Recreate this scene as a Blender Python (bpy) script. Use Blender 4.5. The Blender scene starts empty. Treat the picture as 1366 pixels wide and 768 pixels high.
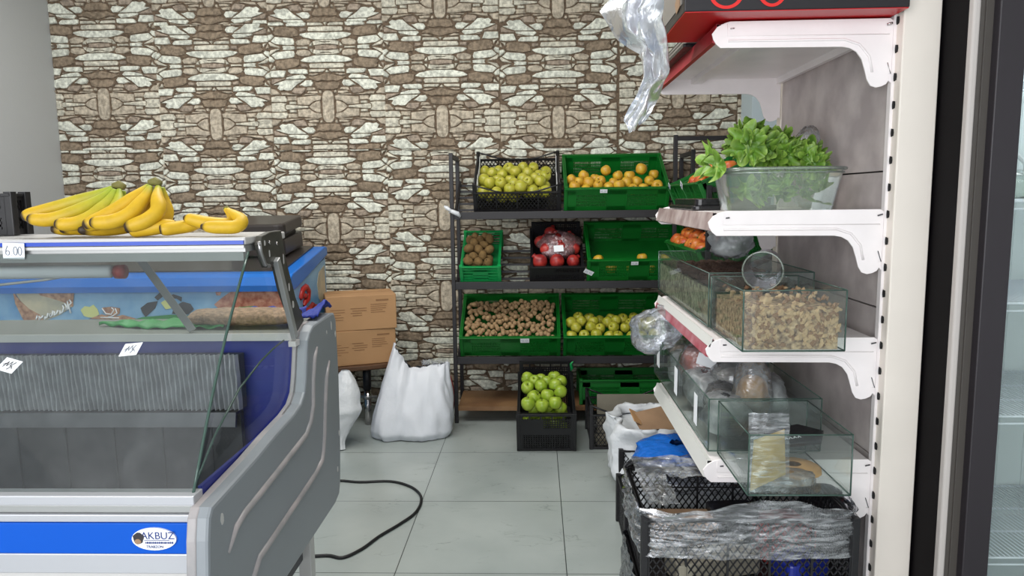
import bpy, bmesh, math, random
from math import sin, cos, pi, sqrt, radians, atan2, hypot
from mathutils import Vector, Matrix, noise
S = bpy.context.scene
COL = S.collection
random.seed(11)

# ---------------------------------------------------------------- camera
cam_d = bpy.data.cameras.new('camera')
cam = bpy.data.objects.new('camera', cam_d); COL.objects.link(cam)
RT = Vector((0.99937, 0.0331, -0.012791)); UP = Vector((0.00857, 0.124651, 0.992164)); FW = Vector((-0.034435, 0.991648, -0.124288))
cm = Matrix((RT, UP, -FW)).transposed().to_4x4(); cm.translation = (0, 0, 1.2966)
cam.matrix_world = cm
cam_d.sensor_width = 36; cam_d.lens = 36 * 960 / 1366; cam_d.clip_start = 0.02
S.camera = cam
# ---------------------------------------------------------------- light
S.view_settings.view_transform = 'Standard'; S.view_settings.look = 'None'
S.view_settings.gamma = 1; S.view_settings.use_curve_mapping = False
S.view_settings.exposure = 0.70
W = bpy.data.worlds.new('world'); S.world = W; W.use_nodes = True
W.node_tree.nodes['Background'].inputs[0].default_value = (0.90, 0.95, 1.0, 1)
W.node_tree.nodes['Background'].inputs[1].default_value = 1.0
def area(name, loc, rot, sx, sy, power, col):
    d = bpy.data.lights.new(name, 'AREA'); d.shape = 'RECTANGLE'; d.size = sx; d.size_y = sy; d.energy = power; d.color = col
    o = bpy.data.objects.new(name, d); COL.objects.link(o); o.location = loc; o.rotation_euler = rot; return o
area('ceiling_lamp_light', (-0.4, 2.3, 2.84), (0, 0, 0), 1.4, 0.8, 25, (1, .98, .94))
area('ceiling_lamp_light', (-1.7, 3.0, 2.84), (0, 0, 0), 1.4, 0.8, 15, (1, .98, .94))
area('shop_window_light', (-1.5, -1.9, 1.6), (radians(90), 0, radians(-24)), 3.0, 2.2, 66, (.97, .98, 1))

# ---------------------------------------------------------------- materials
def lin(h):
    h = h.lstrip('#'); r = []
    for i in (0, 2, 4):
        v = int(h[i:i+2], 16) / 255
        r.append(v / 12.92 if v <= .04045 else ((v + .055) / 1.055) ** 2.4)
    return (*r, 1)
MATS = {}
def pm(name, col, rough=.5, metal=0, nz=None, bump=None, spec=.5, coat=0, trans=0, sss=0, col2=None, vcol=False, emis=None, alpha=1):
    m = bpy.data.materials.new(name); m.use_nodes = True; MATS[name] = m
    N = m.node_tree.nodes; L = m.node_tree.links; b = N['Principled BSDF']
    b.inputs['Roughness'].default_value = rough; b.inputs['Metallic'].default_value = metal
    b.inputs['Specular IOR Level'].default_value = spec; b.inputs['Coat Weight'].default_value = coat
    b.inputs['Transmission Weight'].default_value = trans
    if alpha < 1: b.inputs['Alpha'].default_value = alpha
    if sss: b.inputs['Subsurface Weight'].default_value = sss; b.inputs['Subsurface Radius'].default_value = (.01, .01, .004)
    c = lin(col); b.inputs['Base Color'].default_value = c
    if emis: b.inputs['Emission Color'].default_value = c; b.inputs['Emission Strength'].default_value = emis
    tc = N.new('ShaderNodeTexCoord'); src = None
    if vcol:
        a = N.new('ShaderNodeVertexColor'); a.layer_name = 'Col'; src = a.outputs[0]
    if nz:
        t = N.new('ShaderNodeTexNoise'); t.inputs['Scale'].default_value = nz[0]; t.inputs['Detail'].default_value = 5
        L.new(tc.outputs['Object'], t.inputs['Vector'])
        cr = N.new('ShaderNodeValToRGB'); cr.color_ramp.elements[0].position = .35; cr.color_ramp.elements[1].position = .65
        k = nz[1]
        if vcol:
            cr.color_ramp.elements[0].color = (1-k, 1-k, 1-k, 1); cr.color_ramp.elements[1].color = (1+k*.3,)*3 + (1,)
            mx = N.new('ShaderNodeMix'); mx.data_type = 'RGBA'; mx.blend_type = 'MULTIPLY'; mx.inputs[0].default_value = 1
            L.new(src, mx.inputs[6]); L.new(cr.outputs[0], mx.inputs[7]); src = mx.outputs[2]
        else:
            c2 = lin(col2) if col2 else tuple(x*(1-k) for x in c[:3]) + (1,)
            cr.color_ramp.elements[0].color = c2; cr.color_ramp.elements[1].color = c; src = cr.outputs[0]
        L.new(t.outputs[0], cr.inputs[0])
    if src: L.new(src, b.inputs['Base Color'])
    if bump:
        t = N.new('ShaderNodeTexNoise'); t.inputs['Scale'].default_value = bump[0]; t.inputs['Detail'].default_value = 4
        L.new(tc.outputs['Object'], t.inputs['Vector'])
        bp = N.new('ShaderNodeBump'); bp.inputs['Strength'].default_value = bump[1]; bp.inputs['Distance'].default_value = bump[2] if len(bump) > 2 else .005
        L.new(t.outputs[0], bp.inputs['Height']); L.new(bp.outputs[0], b.inputs['Normal'])
    return m
def film(name, tint, base=.08, var=.4, rough=.12, scale=18, bump=(40, .6), white='#e8ecee', gloss=.35, stretch=None, fk=1.0):
    """clear sheet: see-through, with glossy creases and a little milky haze"""
    m = bpy.data.materials.new(name); m.use_nodes = True; MATS[name] = m
    N = m.node_tree.nodes; L = m.node_tree.links; N.remove(N['Principled BSDF']); out = N['Material Output']
    tc = N.new('ShaderNodeTexCoord')
    crd = tc.outputs['Object']
    if stretch:
        mp = N.new('ShaderNodeMapping'); mp.inputs['Scale'].default_value = stretch; L.new(crd, mp.inputs[0]); crd = mp.outputs[0]
    tr = N.new('ShaderNodeBsdfTransparent'); tr.inputs[0].default_value = lin(tint)
    gl = N.new('ShaderNodeBsdfGlossy'); gl.inputs['Roughness'].default_value = rough; gl.inputs[0].default_value = (.95, .96, 1, 1)
    df = N.new('ShaderNodeBsdfDiffuse'); df.inputs[0].default_value = lin(white)
    if bump:
        t = N.new('ShaderNodeTexNoise'); t.inputs['Scale'].default_value = bump[0]; t.inputs['Detail'].default_value = 3; t.inputs['Distortion'].default_value = 1.5
        L.new(crd, t.inputs['Vector'])
        bp = N.new('ShaderNodeBump'); bp.inputs['Strength'].default_value = bump[1]; bp.inputs['Distance'].default_value = .01
        L.new(t.outputs[0], bp.inputs['Height']); L.new(bp.outputs[0], gl.inputs['Normal'])
    if var:
        t2 = N.new('ShaderNodeTexNoise'); t2.inputs['Scale'].default_value = scale; t2.inputs['Detail'].default_value = 4; t2.inputs['Distortion'].default_value = 2
        L.new(crd, t2.inputs['Vector'])
        mr = N.new('ShaderNodeMapRange'); mr.inputs[1].default_value = .45; mr.inputs[2].default_value = .75; mr.inputs[3].default_value = base; mr.inputs[4].default_value = base + var
        L.new(t2.outputs[0], mr.inputs[0]); f = mr.outputs[0]
    else: f = None
    m1 = N.new('ShaderNodeMixShader'); m1.inputs[0].default_value = base
    if f: L.new(f, m1.inputs[0])
    L.new(tr.outputs[0], m1.inputs[1]); L.new(df.outputs[0], m1.inputs[2])
    fr = N.new('ShaderNodeFresnel'); fr.inputs[0].default_value = 1.5
    if bump: L.new(bp.outputs[0], fr.inputs[1])
    mu = N.new('ShaderNodeMath'); mu.operation = 'MULTIPLY_ADD'; mu.inputs[1].default_value = fk; mu.inputs[2].default_value = gloss * .25; mu.use_clamp = True
    L.new(fr.outputs[0], mu.inputs[0])
    m2 = N.new('ShaderNodeMixShader'); L.new(mu.outputs[0], m2.inputs[0]); L.new(m1.outputs[0], m2.inputs[1]); L.new(gl.outputs[0], m2.inputs[2])
    L.new(m2.outputs[0], out.inputs[0]); return m

pm('plaster', '#b9bbbb', .8, bump=(60, .1)); pm('ceiling', '#d8d8d4', .9); pm('pale_blue', '#c6d4da', .7)
pm('stone', '#ffffff', .85, vcol=True, nz=(55, .42), bump=(90, .5, .004), spec=.2)
pm('black_metal', '#1c191d', .5, bump=(150, .1)); pm('black_plastic', '#18171a', .45)
pm('green_plastic', '#0b6c22', .38, nz=(8, .15)); pm('green_bright', '#12904a', .38); pm('wood', '#8a6846', .55, nz=(6, .3), col2='#6b4a2f')
pm('white_paint', '#f7f0f0', .35, nz=(9, .06), bump=(30, .05)); pm('cream_paint', '#efe6dc', .4, nz=(5, .04))
pm('back_panel', '#d0c6c4', .55, nz=(7, .16), col2='#b0a5a5'); pm('crown', '#6f6a35', .7); pm('red_rail', '#9c2330', .4, nz=(12, .2)); pm('pink_rail', '#b98088', .4, nz=(15, .3), col2='#a03b4c')
pm('grey_lip', '#b3a5a3', .45, nz=(14, .3), col2='#8b7675'); pm('white_rail', '#dcdcd8', .35)
pm('dark_slot', '#0c0a0c', .8); pm('grey_plastic', '#868b90', .42, nz=(3, .05)); pm('grey_rim', '#8f8d8e', .4, nz=(14, .25), col2='#a8a0a0')
pm('blue_band', '#0050b8', .5, spec=.2); pm('blue_stripe', '#0c3fae', .35); pm('alu', '#b4b5ba', .35, .3); pm('alu_grey', '#9fa09f', .38, .4)
pm('white_gloss', '#bfbdbb', .3); pm('dark_steel', '#55555a', .45, .5, nz=(20, .3)); pm('steel', '#a5a4a4', .3, .8); pm('chrome', '#c8c4c4', .12, 1)
pm('liner_blue', '#12217c', .4); pm('foil', '#b9babf', .28, .35, nz=(30, .25), bump=(35, .3, .006)); pm('bracket_dark', '#4d4c47', .45, .3, nz=(30, .3))
pm('banana', '#ffffff', .5, vcol=True, nz=(60, .08), spec=.4); pm('paper', '#eef0f4', .6); pm('ink', '#2c3c78', .6); pm('ink_grey', '#6d7482', .6)
pm('cardboard', '#b48a60', .75, nz=(5, .1)); pm('cardboard_print', '#8a6442', .75)
pm('apple_green', '#b8b045', .32, nz=(30, .25), col2='#9a9c26', bump=(20, .05)); pm('apple_yellow', '#d2ac34', .4, nz=(22, .2), col2='#bd8a28')
pm('apple_lime', '#a0b440', .3, nz=(28, .2), col2='#7f9d22'); pm('apple_red', '#b8472e', .35, nz=(18, .4), col2='#d3812f'); pm('stem', '#3c2a16', .7)
pm('kiwi', '#7a5f36', .85, nz=(60, .3), bump=(200, .5)); pm('walnut', '#ad8d66', .7, nz=(60, .35), bump=(90, .9, .004)); pm('pomegranate', '#b8392f', .35, nz=(25, .35), col2='#7c1d24')
pm('sack', '#dcdfe6', .5, nz=(6, .06), bump=(9, .3, .02)); pm('white_bag', '#d3d6da', .4, bump=(16, .5, .02)); pm('cord_black', '#101012', .5)
pm('sky_paint', '#4f8fc4', .4, nz=(5, .4), col2='#8fb9da'); pm('rim_blue', '#1d6cc6', .3); pm('waffle', '#8a5f4a', .6, nz=(40, .5), col2='#c79c7c'); pm('cone_cream', '#c8bda2', .5, nz=(12, .3), col2='#a8a595')
pm('deep_red', '#a8201c', .4); pm('grass_green', '#2f8f47', .5, nz=(12, .25)); pm('dark_shape', '#2d3038', .5); pm('flower_yellow', '#d3d68e', .5); pm('brick_brown', '#8f4a38', .6, nz=(35, .5), col2='#c08a72')
pm('grain', '#a2866c', .8, nz=(90, .5), bump=(120, .8)); pm('blue_cloth', '#122a86', .7, bump=(25, .5)); pm('blue_bag', '#0f62c0', .25, bump=(22, .8, .02))
pm('dark_case', '#3a3432', .3, nz=(4, .1)); pm('lettuce', '#ffffff', .45, vcol=True, nz=(35, .3), bump=(45, .4), sss=.15)
pm('box_black', '#201c20', .3); pm('box_red', '#c3141a', .35); pm('logo_red', '#e2231f', .35); pm('box_inside', '#7a756f', .6)
pm('seeds', '#5a4136', .7, nz=(150, .6), bump=(170, 1, .006)); pm('deck_steel', '#7d807c', .4, .3); pm('kernel', '#e2c096', .6, nz=(80, .4), bump=(80, .5)); pm('kernel_mix', '#cdb28e', .7, nz=(75, .5), col2='#5c4536', bump=(90, 1, .006)); pm('kernel_dark', '#9a7658', .6, nz=(80, .4)); pm('herb', '#a8a78c', .85, nz=(55, .65), col2='#4a4236'); pm('trim_paint', '#bdb6b2', .5)
pm('orange_stuff', '#c8481e', .6, nz=(30, .3)); pm('yellow_powder', '#d3b457', .85, nz=(25, .15)); pm('tan_powder', '#c0935a', .8, nz=(20, .2)); pm('grey_stuff', '#8a8378', .7, nz=(15, .5), col2='#5c5047')
pm('black_pack', '#1b191d', .25, bump=(30, .5)); pm('fridge_white', '#c9d0d2', .4); pm('fridge_black', '#090609', .7, spec=.15); pm('frame_dark', '#2a252a', .42); pm('frame_grey', '#4d4844', .45)
pm('wire_white', '#e3e8f2', .3); pm('wood_dark', '#5f4028', .6, nz=(9, .3)); pm('glass_edge', '#3d544c', .15); pm('tube_white', '#f2f4f8', .3); pm('brown_paper', '#94765a', .7, nz=(10, .2)); pm('grey_board', '#8b8576', .7, nz=(6, .2)); pm('red_plastic', '#a3161c', .4)
film('glass', '#f8fbf9', base=.02, var=0, rough=.0, bump=None, gloss=.04, fk=.30)
film('glass_dusty', '#dfe6e4', base=.025, var=.03, rough=.03, bump=None, gloss=.08, scale=6, fk=.75)
film('cling', '#e9eaee', base=.05, var=.40, rough=.16, scale=9, bump=(12, .9), gloss=.35, stretch=(1, 1, 6))
film('cling_light', '#eef0f3', base=.03, var=.16, rough=.12, scale=10, bump=(14, .8), gloss=.12, stretch=(1, 1, 2.5))
film('clear_rigid', '#f3f6f7', base=.05, var=0, rough=.05, bump=None, gloss=.15)
film('haze_film', '#e3e6e8', base=.30, var=.35, rough=.3, scale=12, bump=(20, .6), gloss=.1)
film('clear_bag', '#e9ecee', base=.08, var=.26, rough=.2, scale=14, bump=(22, .8), gloss=.25)
film('tub', '#f0f5f0', base=.2, var=0, rough=.12, bump=None, white='#c9d6c8', gloss=.1)
film('net_bag', '#e0b8bc', base=.15, var=.3, rough=.2, scale=20, bump=(40, .9), white='#d9a6aa')

# floor tiles: veined grey-green porcelain with thin dark joints every 0.6 m
def floor_mat():
    m = bpy.data.materials.new('floor_tiles'); m.use_nodes = True; N = m.node_tree.nodes; L = m.node_tree.links; b = N['Principled BSDF']
    tc = N.new('ShaderNodeTexCoord'); sp = N.new('ShaderNodeSeparateXYZ'); L.new(tc.outputs['Object'], sp.inputs[0])
    def joint(sock, off):
        a = N.new('ShaderNodeMath'); a.operation = 'ADD'; a.inputs[1].default_value = 60 - off; L.new(sock, a.inputs[0])
        w = N.new('ShaderNodeMath'); w.operation = 'PINGPONG'; w.inputs[1].default_value = .3; L.new(a.outputs[0], w.inputs[0])
        c = N.new('ShaderNodeMath'); c.operation = 'LESS_THAN'; c.inputs[1].default_value = .0017; L.new(w.outputs[0], c.inputs[0]); return c.outputs[0]
    jx, jy = joint(sp.outputs[0], -.504), joint(sp.outputs[1], 3.559)
    mx = N.new('ShaderNodeMath'); mx.operation = 'MAXIMUM'; L.new(jx, mx.inputs[0]); L.new(jy, mx.inputs[1])
    n1 = N.new('ShaderNodeTexNoise'); n1.inputs['Scale'].default_value = 2.5; n1.inputs['Detail'].default_value = 6; L.new(tc.outputs['Object'], n1.inputs[0])
    c1 = N.new('ShaderNodeValToRGB'); c1.color_ramp.elements[0].color = lin('#939b99'); c1.color_ramp.elements[1].color = lin('#a7aeab'); c1.color_ramp.elements[0].position = .3; c1.color_ramp.elements[1].position = .7; L.new(n1.outputs[0], c1.inputs[0])
    mp = N.new('ShaderNodeMapping'); mp.inputs['Rotation'].default_value = (0, 0, .6); mp.inputs['Scale'].default_value = (1, 3.2, 1); L.new(tc.outputs['Object'], mp.inputs[0])
    n2 = N.new('ShaderNodeTexNoise'); n2.inputs['Scale'].default_value = 4; n2.inputs['Detail'].default_value = 5; n2.inputs['Distortion'].default_value = .8; L.new(mp.outputs[0], n2.inputs[0])
    ab = N.new('ShaderNodeMath'); ab.operation = 'SUBTRACT'; ab.inputs[1].default_value = .5; L.new(n2.outputs[0], ab.inputs[0])
    a2 = N.new('ShaderNodeMath'); a2.operation = 'ABSOLUTE'; L.new(ab.outputs[0], a2.inputs[0])
    vr = N.new('ShaderNodeMapRange'); vr.inputs[1].default_value = 0; vr.inputs[2].default_value = .012; vr.inputs[3].default_value = .42; vr.inputs[4].default_value = 0; L.new(a2.outputs[0], vr.inputs[0])
    n3 = N.new('ShaderNodeTexNoise'); n3.inputs['Scale'].default_value = 6; L.new(tc.outputs['Object'], n3.inputs[0])
    gate = N.new('ShaderNodeMapRange'); gate.inputs[1].default_value = .5; gate.inputs[2].default_value = .62; L.new(n3.outputs[0], gate.inputs[0])
    vm = N.new('ShaderNodeMath'); vm.operation = 'MULTIPLY'; L.new(vr.outputs[0], vm.inputs[0]); L.new(gate.outputs[0], vm.inputs[1])
    m1 = N.new('ShaderNodeMix'); m1.data_type = 'RGBA'; L.new(vm.outputs[0], m1.inputs[0]); L.new(c1.outputs[0], m1.inputs[6]); m1.inputs[7].default_value = lin('#4c5450')
    m2 = N.new('ShaderNodeMix'); m2.data_type = 'RGBA'; L.new(mx.outputs[0], m2.inputs[0]); L.new(m1.outputs[2], m2.inputs[6]); m2.inputs[7].default_value = lin('#3a3f3e')
    L.new(m2.outputs[2], b.inputs['Base Color']); b.inputs['Roughness'].default_value = .3; b.inputs['Specular IOR Level'].default_value = .4
    MATS['floor_tiles'] = m
floor_mat()

# ---------------------------------------------------------------- mesh helpers
class MB:
    def __init__(s): s.v = []; s.f = []; s.m = []; s.sm = []; s.c = None
    def add(s, vs, fs, mi=0, smooth=False, cols=None):
        o = len(s.v); s.v += [tuple(v) for v in vs]; s.f += [[i+o for i in f] for f in fs]; s.m += [mi]*len(fs); s.sm += [smooth]*len(fs)
        if cols is not None:
            if s.c is None: s.c = []
            s.c += cols
        return s
    def box(s, a, b, mi=0, M=None):
        x0, y0, z0 = a; x1, y1, z1 = b
        vs = [(x0,y0,z0),(x1,y0,z0),(x1,y1,z0),(x0,y1,z0),(x0,y0,z1),(x1,y0,z1),(x1,y1,z1),(x0,y1,z1)]
        if M: vs = [M @ Vector(v) for v in vs]
        return s.add(vs, [(0,3,2,1),(4,5,6,7),(0,1,5,4),(1,2,6,5),(2,3,7,6),(3,0,4,7)], mi)
    def rbox(s, a, b, r, mi=0, n=3, axis='z', M=None):
        """box with edges along one axis rounded, as a prism"""
        x0, y0, z0 = a; x1, y1, z1 = b
        if axis == 'z': u0, v0, u1, v1, d0, d1 = x0, y0, x1, y1, z0, z1
        elif axis == 'y': u0, v0, u1, v1, d0, d1 = x0, z0, x1, z1, y0, y1
        else: u0, v0, u1, v1, d0, d1 = y0, z0, y1, z1, x0, x1
        p = []
        for cx, cy, a0 in ((u1-r, v1-r, 0), (u0+r, v1-r, 90), (u0+r, v0+r, 180), (u1-r, v0+r, 270)):
            for k in range(n+1):
                t = radians(a0 + 90*k/n); p.append((cx+r*cos(t), cy+r*sin(t)))
        return s.prism(p, axis, d0, d1, mi, M=M)
    def prism(s, p, axis, d0, d1, mi=0, smooth=False, M=None, bev=0):
        def P(u, v, d): return {'z': (u, v, d), 'y': (u, d, v), 'x': (d, u, v)}[axis]
        n = len(p)
        ar = sum(p[i][0]*p[(i+1) % n][1]-p[(i+1) % n][0]*p[i][1] for i in range(n))
        if (ar < 0) != (axis == 'y'): p = p[::-1]
        rings = [(0, d0), (0, d1)]
        if bev:
            sg = 1 if d1 > d0 else -1
            rings = [(bev, d0), (bev*.3, d0+sg*bev*.3), (0, d0+sg*bev), (0, d1-sg*bev), (bev*.3, d1-sg*bev*.3), (bev, d1)]
        def inset(q, k):
            if not k: return q
            out = []
            for i in range(n):
                a, b, c = Vector(q[i-1]), Vector(q[i]), Vector(q[(i+1) % n])
                e1 = (b-a).normalized(); e2 = (c-b).normalized(); sg2 = 1 if axis != 'y' else -1
                n1 = Vector((-e1.y, e1.x))*sg2; n2 = Vector((-e2.y, e2.x))*sg2
                h = (n1+n2); l = h.length
                h = h/l if l > 1e-6 else n1
                out.append(tuple(b + h*k/max(.5, h.dot(n1))))
            return out
        vs = []
        for k, d in rings: vs += [P(u, v, d) for u, v in inset(p, k)]
        if M: vs = [M @ Vector(v) for v in vs]
        R = len(rings); fs = [tuple(range(n))[::-1], tuple(range((R-1)*n, R*n))]
        for r in range(R-1):
            for i in range(n): fs.append((r*n+i, r*n+(i+1) % n, (r+1)*n+(i+1) % n, (r+1)*n+i))
        if d1 < d0: fs = [f[::-1] for f in fs]
        o = len(s.sm); s.add(vs, fs, mi, smooth)
        return s
    def tube(s, pts, r, seg=8, mi=0, smooth=True, cap=True, cols=None, flat=1, up=None):
        pts = [Vector(p) for p in pts]; n = len(pts)
        rs = r if hasattr(r, '__len__') else [r]*n
        vs = []; ref = Vector(up) if up else None; cc = []
        for i in range(n):
            t = (pts[min(i+1, n-1)] - pts[max(i-1, 0)]).normalized()
            if ref is None: ref = Vector((0, 0, 1)) if abs(t.z) < .9 else Vector((1, 0, 0))
            a = (ref - t*ref.dot(t)).normalized(); b = t.cross(a)
            if not up: ref = a
            for k in range(seg):
                th = 2*pi*k/seg; vs.append(pts[i] + a*cos(th)*rs[i]*flat + b*sin(th)*rs[i])
                if cols: cc.append(cols[i])
        fs = []
        for i in range(n-1):
            for k in range(seg): fs.append((i*seg+k, i*seg+(k+1) % seg, (i+1)*seg+(k+1) % seg, (i+1)*seg+k))
        if cap: fs.append(tuple(range(seg))[::-1]); fs.append(tuple(range((n-1)*seg, n*seg)))
        return s.add(vs, fs, mi, smooth, cc if cols else None)
    def bar(s, p, q, w, t, nrm, mi=0):
        p, q, nrm = Vector(p), Vector(q), Vector(nrm).normalized(); d = (q-p).normalized(); a = d.cross(nrm)*w/2; b = nrm*t/2
        vs = [p-a-b, p+a-b, p+a+b, p-a+b, q-a-b, q+a-b, q+a+b, q-a+b]
        return s.add(vs, [(0,1,2,3),(7,6,5,4),(4,5,1,0),(5,6,2,1),(6,7,3,2),(7,4,0,3)], mi)
    def lathe(s, prof, seg=16, mi=0, M=None, smooth=True, wob=None):
        vs = []; 
        for r, z in prof:
            for k in range(seg):
                th = 2*pi*k/seg; w = 1 + (wob*noise.noise(Vector((cos(th)*1.3, sin(th)*1.3, z*30))) if wob else 0)
                vs.append(Vector((r*w*cos(th), r*w*sin(th), z)))
        if M: vs = [M @ v for v in vs]
        fs = []
        for i in range(len(prof)-1):
            for k in range(seg): fs.append((i*seg+k, i*seg+(k+1) % seg, (i+1)*seg+(k+1) % seg, (i+1)*seg+k))
        fs.append(tuple(range(seg))[::-1]); fs.append(tuple(range((len(prof)-1)*seg, len(prof)*seg)))
        return s.add(vs, fs, mi, smooth)
    def grid(s, fn, nu, nv, mi=0, closed_u=False, smooth=True, colf=None):
        vs = []; cc = []
        for j in range(nv+1):
            for i in range(nu + (0 if closed_u else 1)):
                vs.append(fn(i/nu, j/nv))
                if colf: cc.append(colf(i/nu, j/nv))
        w = nu if closed_u else nu+1; fs = []
        for j in range(nv):
            for i in range(nu):
                a = j*w+i; b = j*w+(i+1) % w; fs.append((a, b, b+w, a+w))
        return s.add(vs, fs, mi, smooth, cc if colf else None)
    def build(s, name, mats, parent=None, bevel=0, solid=0, subd=0, M=None):
        me = bpy.data.meshes.new(name); me.from_pydata(s.v, [], s.f)
        if isinstance(mats, str): mats = [mats]
        for m in mats: me.materials.append(MATS[m])
        me.polygons.foreach_set('material_index', s.m); me.polygons.foreach_set('use_smooth', s.sm)
        if s.c is not None and len(s.c) == len(s.v):
            a = me.color_attributes.new('Col', 'FLOAT_COLOR', 'POINT')
            for i, c in enumerate(s.c): a.data[i].color = c
        me.update(); o = bpy.data.objects.new(name, me); COL.objects.link(o)
        if parent is not None: o.parent = parent
        if M is not None: o.matrix_world = M
        if solid: md = o.modifiers.new('s', 'SOLIDIFY'); md.thickness = solid; md.offset = 0
        if bevel: md = o.modifiers.new('b', 'BEVEL'); md.width = bevel; md.segments = 2; md.limit_method = 'ANGLE'; md.angle_limit = radians(40)
        if subd: md = o.modifiers.new('u', 'SUBSURF'); md.levels = subd; md.render_levels = subd
        return o
def tag(o, label, cat, group=None, kind=None):
    o['label'] = label; o['category'] = cat
    if group: o['group'] = group
    if kind: o['kind'] = kind
    return o
def thing(name, label, cat, loc=(0, 0, 0), M=None, group=None):
    o = bpy.data.objects.new(name, None); COL.objects.link(o); o.empty_display_size = .05
    if M is not None: o.matrix_world = M
    else: o.location = loc
    return tag(o, label, cat, group)
def struct(o): o['kind'] = 'structure'; return o
def copy_tree(o, label=None, group=None):
    r = o.copy(); COL.objects.link(r)
    if label: r['label'] = label
    if group: r['group'] = group
    for ch in [c for c in bpy.data.objects if c.parent == o]:
        c = ch.copy(); COL.objects.link(c); c.parent = r
    return r
def TR(x, y, z, rz=0, rx=0, ry=0): return Matrix.Translation((x, y, z)) @ Matrix.Rotation(rz, 4, 'Z') @ Matrix.Rotation(ry, 4, 'Y') @ Matrix.Rotation(rx, 4, 'X')
def nz3(x, y, z): return noise.noise(Vector((x, y, z)))
def text(name, body, size, M, mat, parent, ext=.0006, shear=0, align='CENTER'):
    c = bpy.data.curves.new('t', 'FONT'); c.body = body; c.size = size; c.extrude = ext; c.shear = shear; c.align_x = align; c.align_y = 'CENTER'
    o = bpy.data.objects.new('t', c); COL.objects.link(o); bpy.context.view_layer.update()
    me = bpy.data.meshes.new_from_object(o.evaluated_get(bpy.context.evaluated_depsgraph_get()))
    bpy.data.objects.remove(o); me.materials.clear(); me.materials.append(MATS[mat])
    r = bpy.data.objects.new(name, me); COL.objects.link(r); r.parent = parent; r.matrix_world = M; return r
FACE = Matrix.Rotation(radians(90), 4, 'X')   # text plane facing the camera (-Y)

# ---------------------------------------------------------------- room
WY = 4.42
b = MB(); b.box((-2.95, -2.2, -.06), (1.85, WY+.05, 0)); struct(b.build('floor', 'floor_tiles'))
b = MB(); b.box((-3.05, -2.2, 2.86), (1.85, WY+.1, 2.92)); struct(b.build('ceiling', 'ceiling'))
b = MB(); b.box((-3.03, -2.2, 0), (-2.93, WY+.1, 2.86)); struct(b.build('wall_left', 'plaster'))
b = MB(); b.box((1.80, -2.2, 0), (1.88, WY+.1, 2.86)); struct(b.build('wall_right', 'plaster'))
b = MB(); b.box((1.222, 4.20, 0), (1.80, WY-.002, 2.86)); struct(b.build('trim_1', 'pale_blue'))

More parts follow.
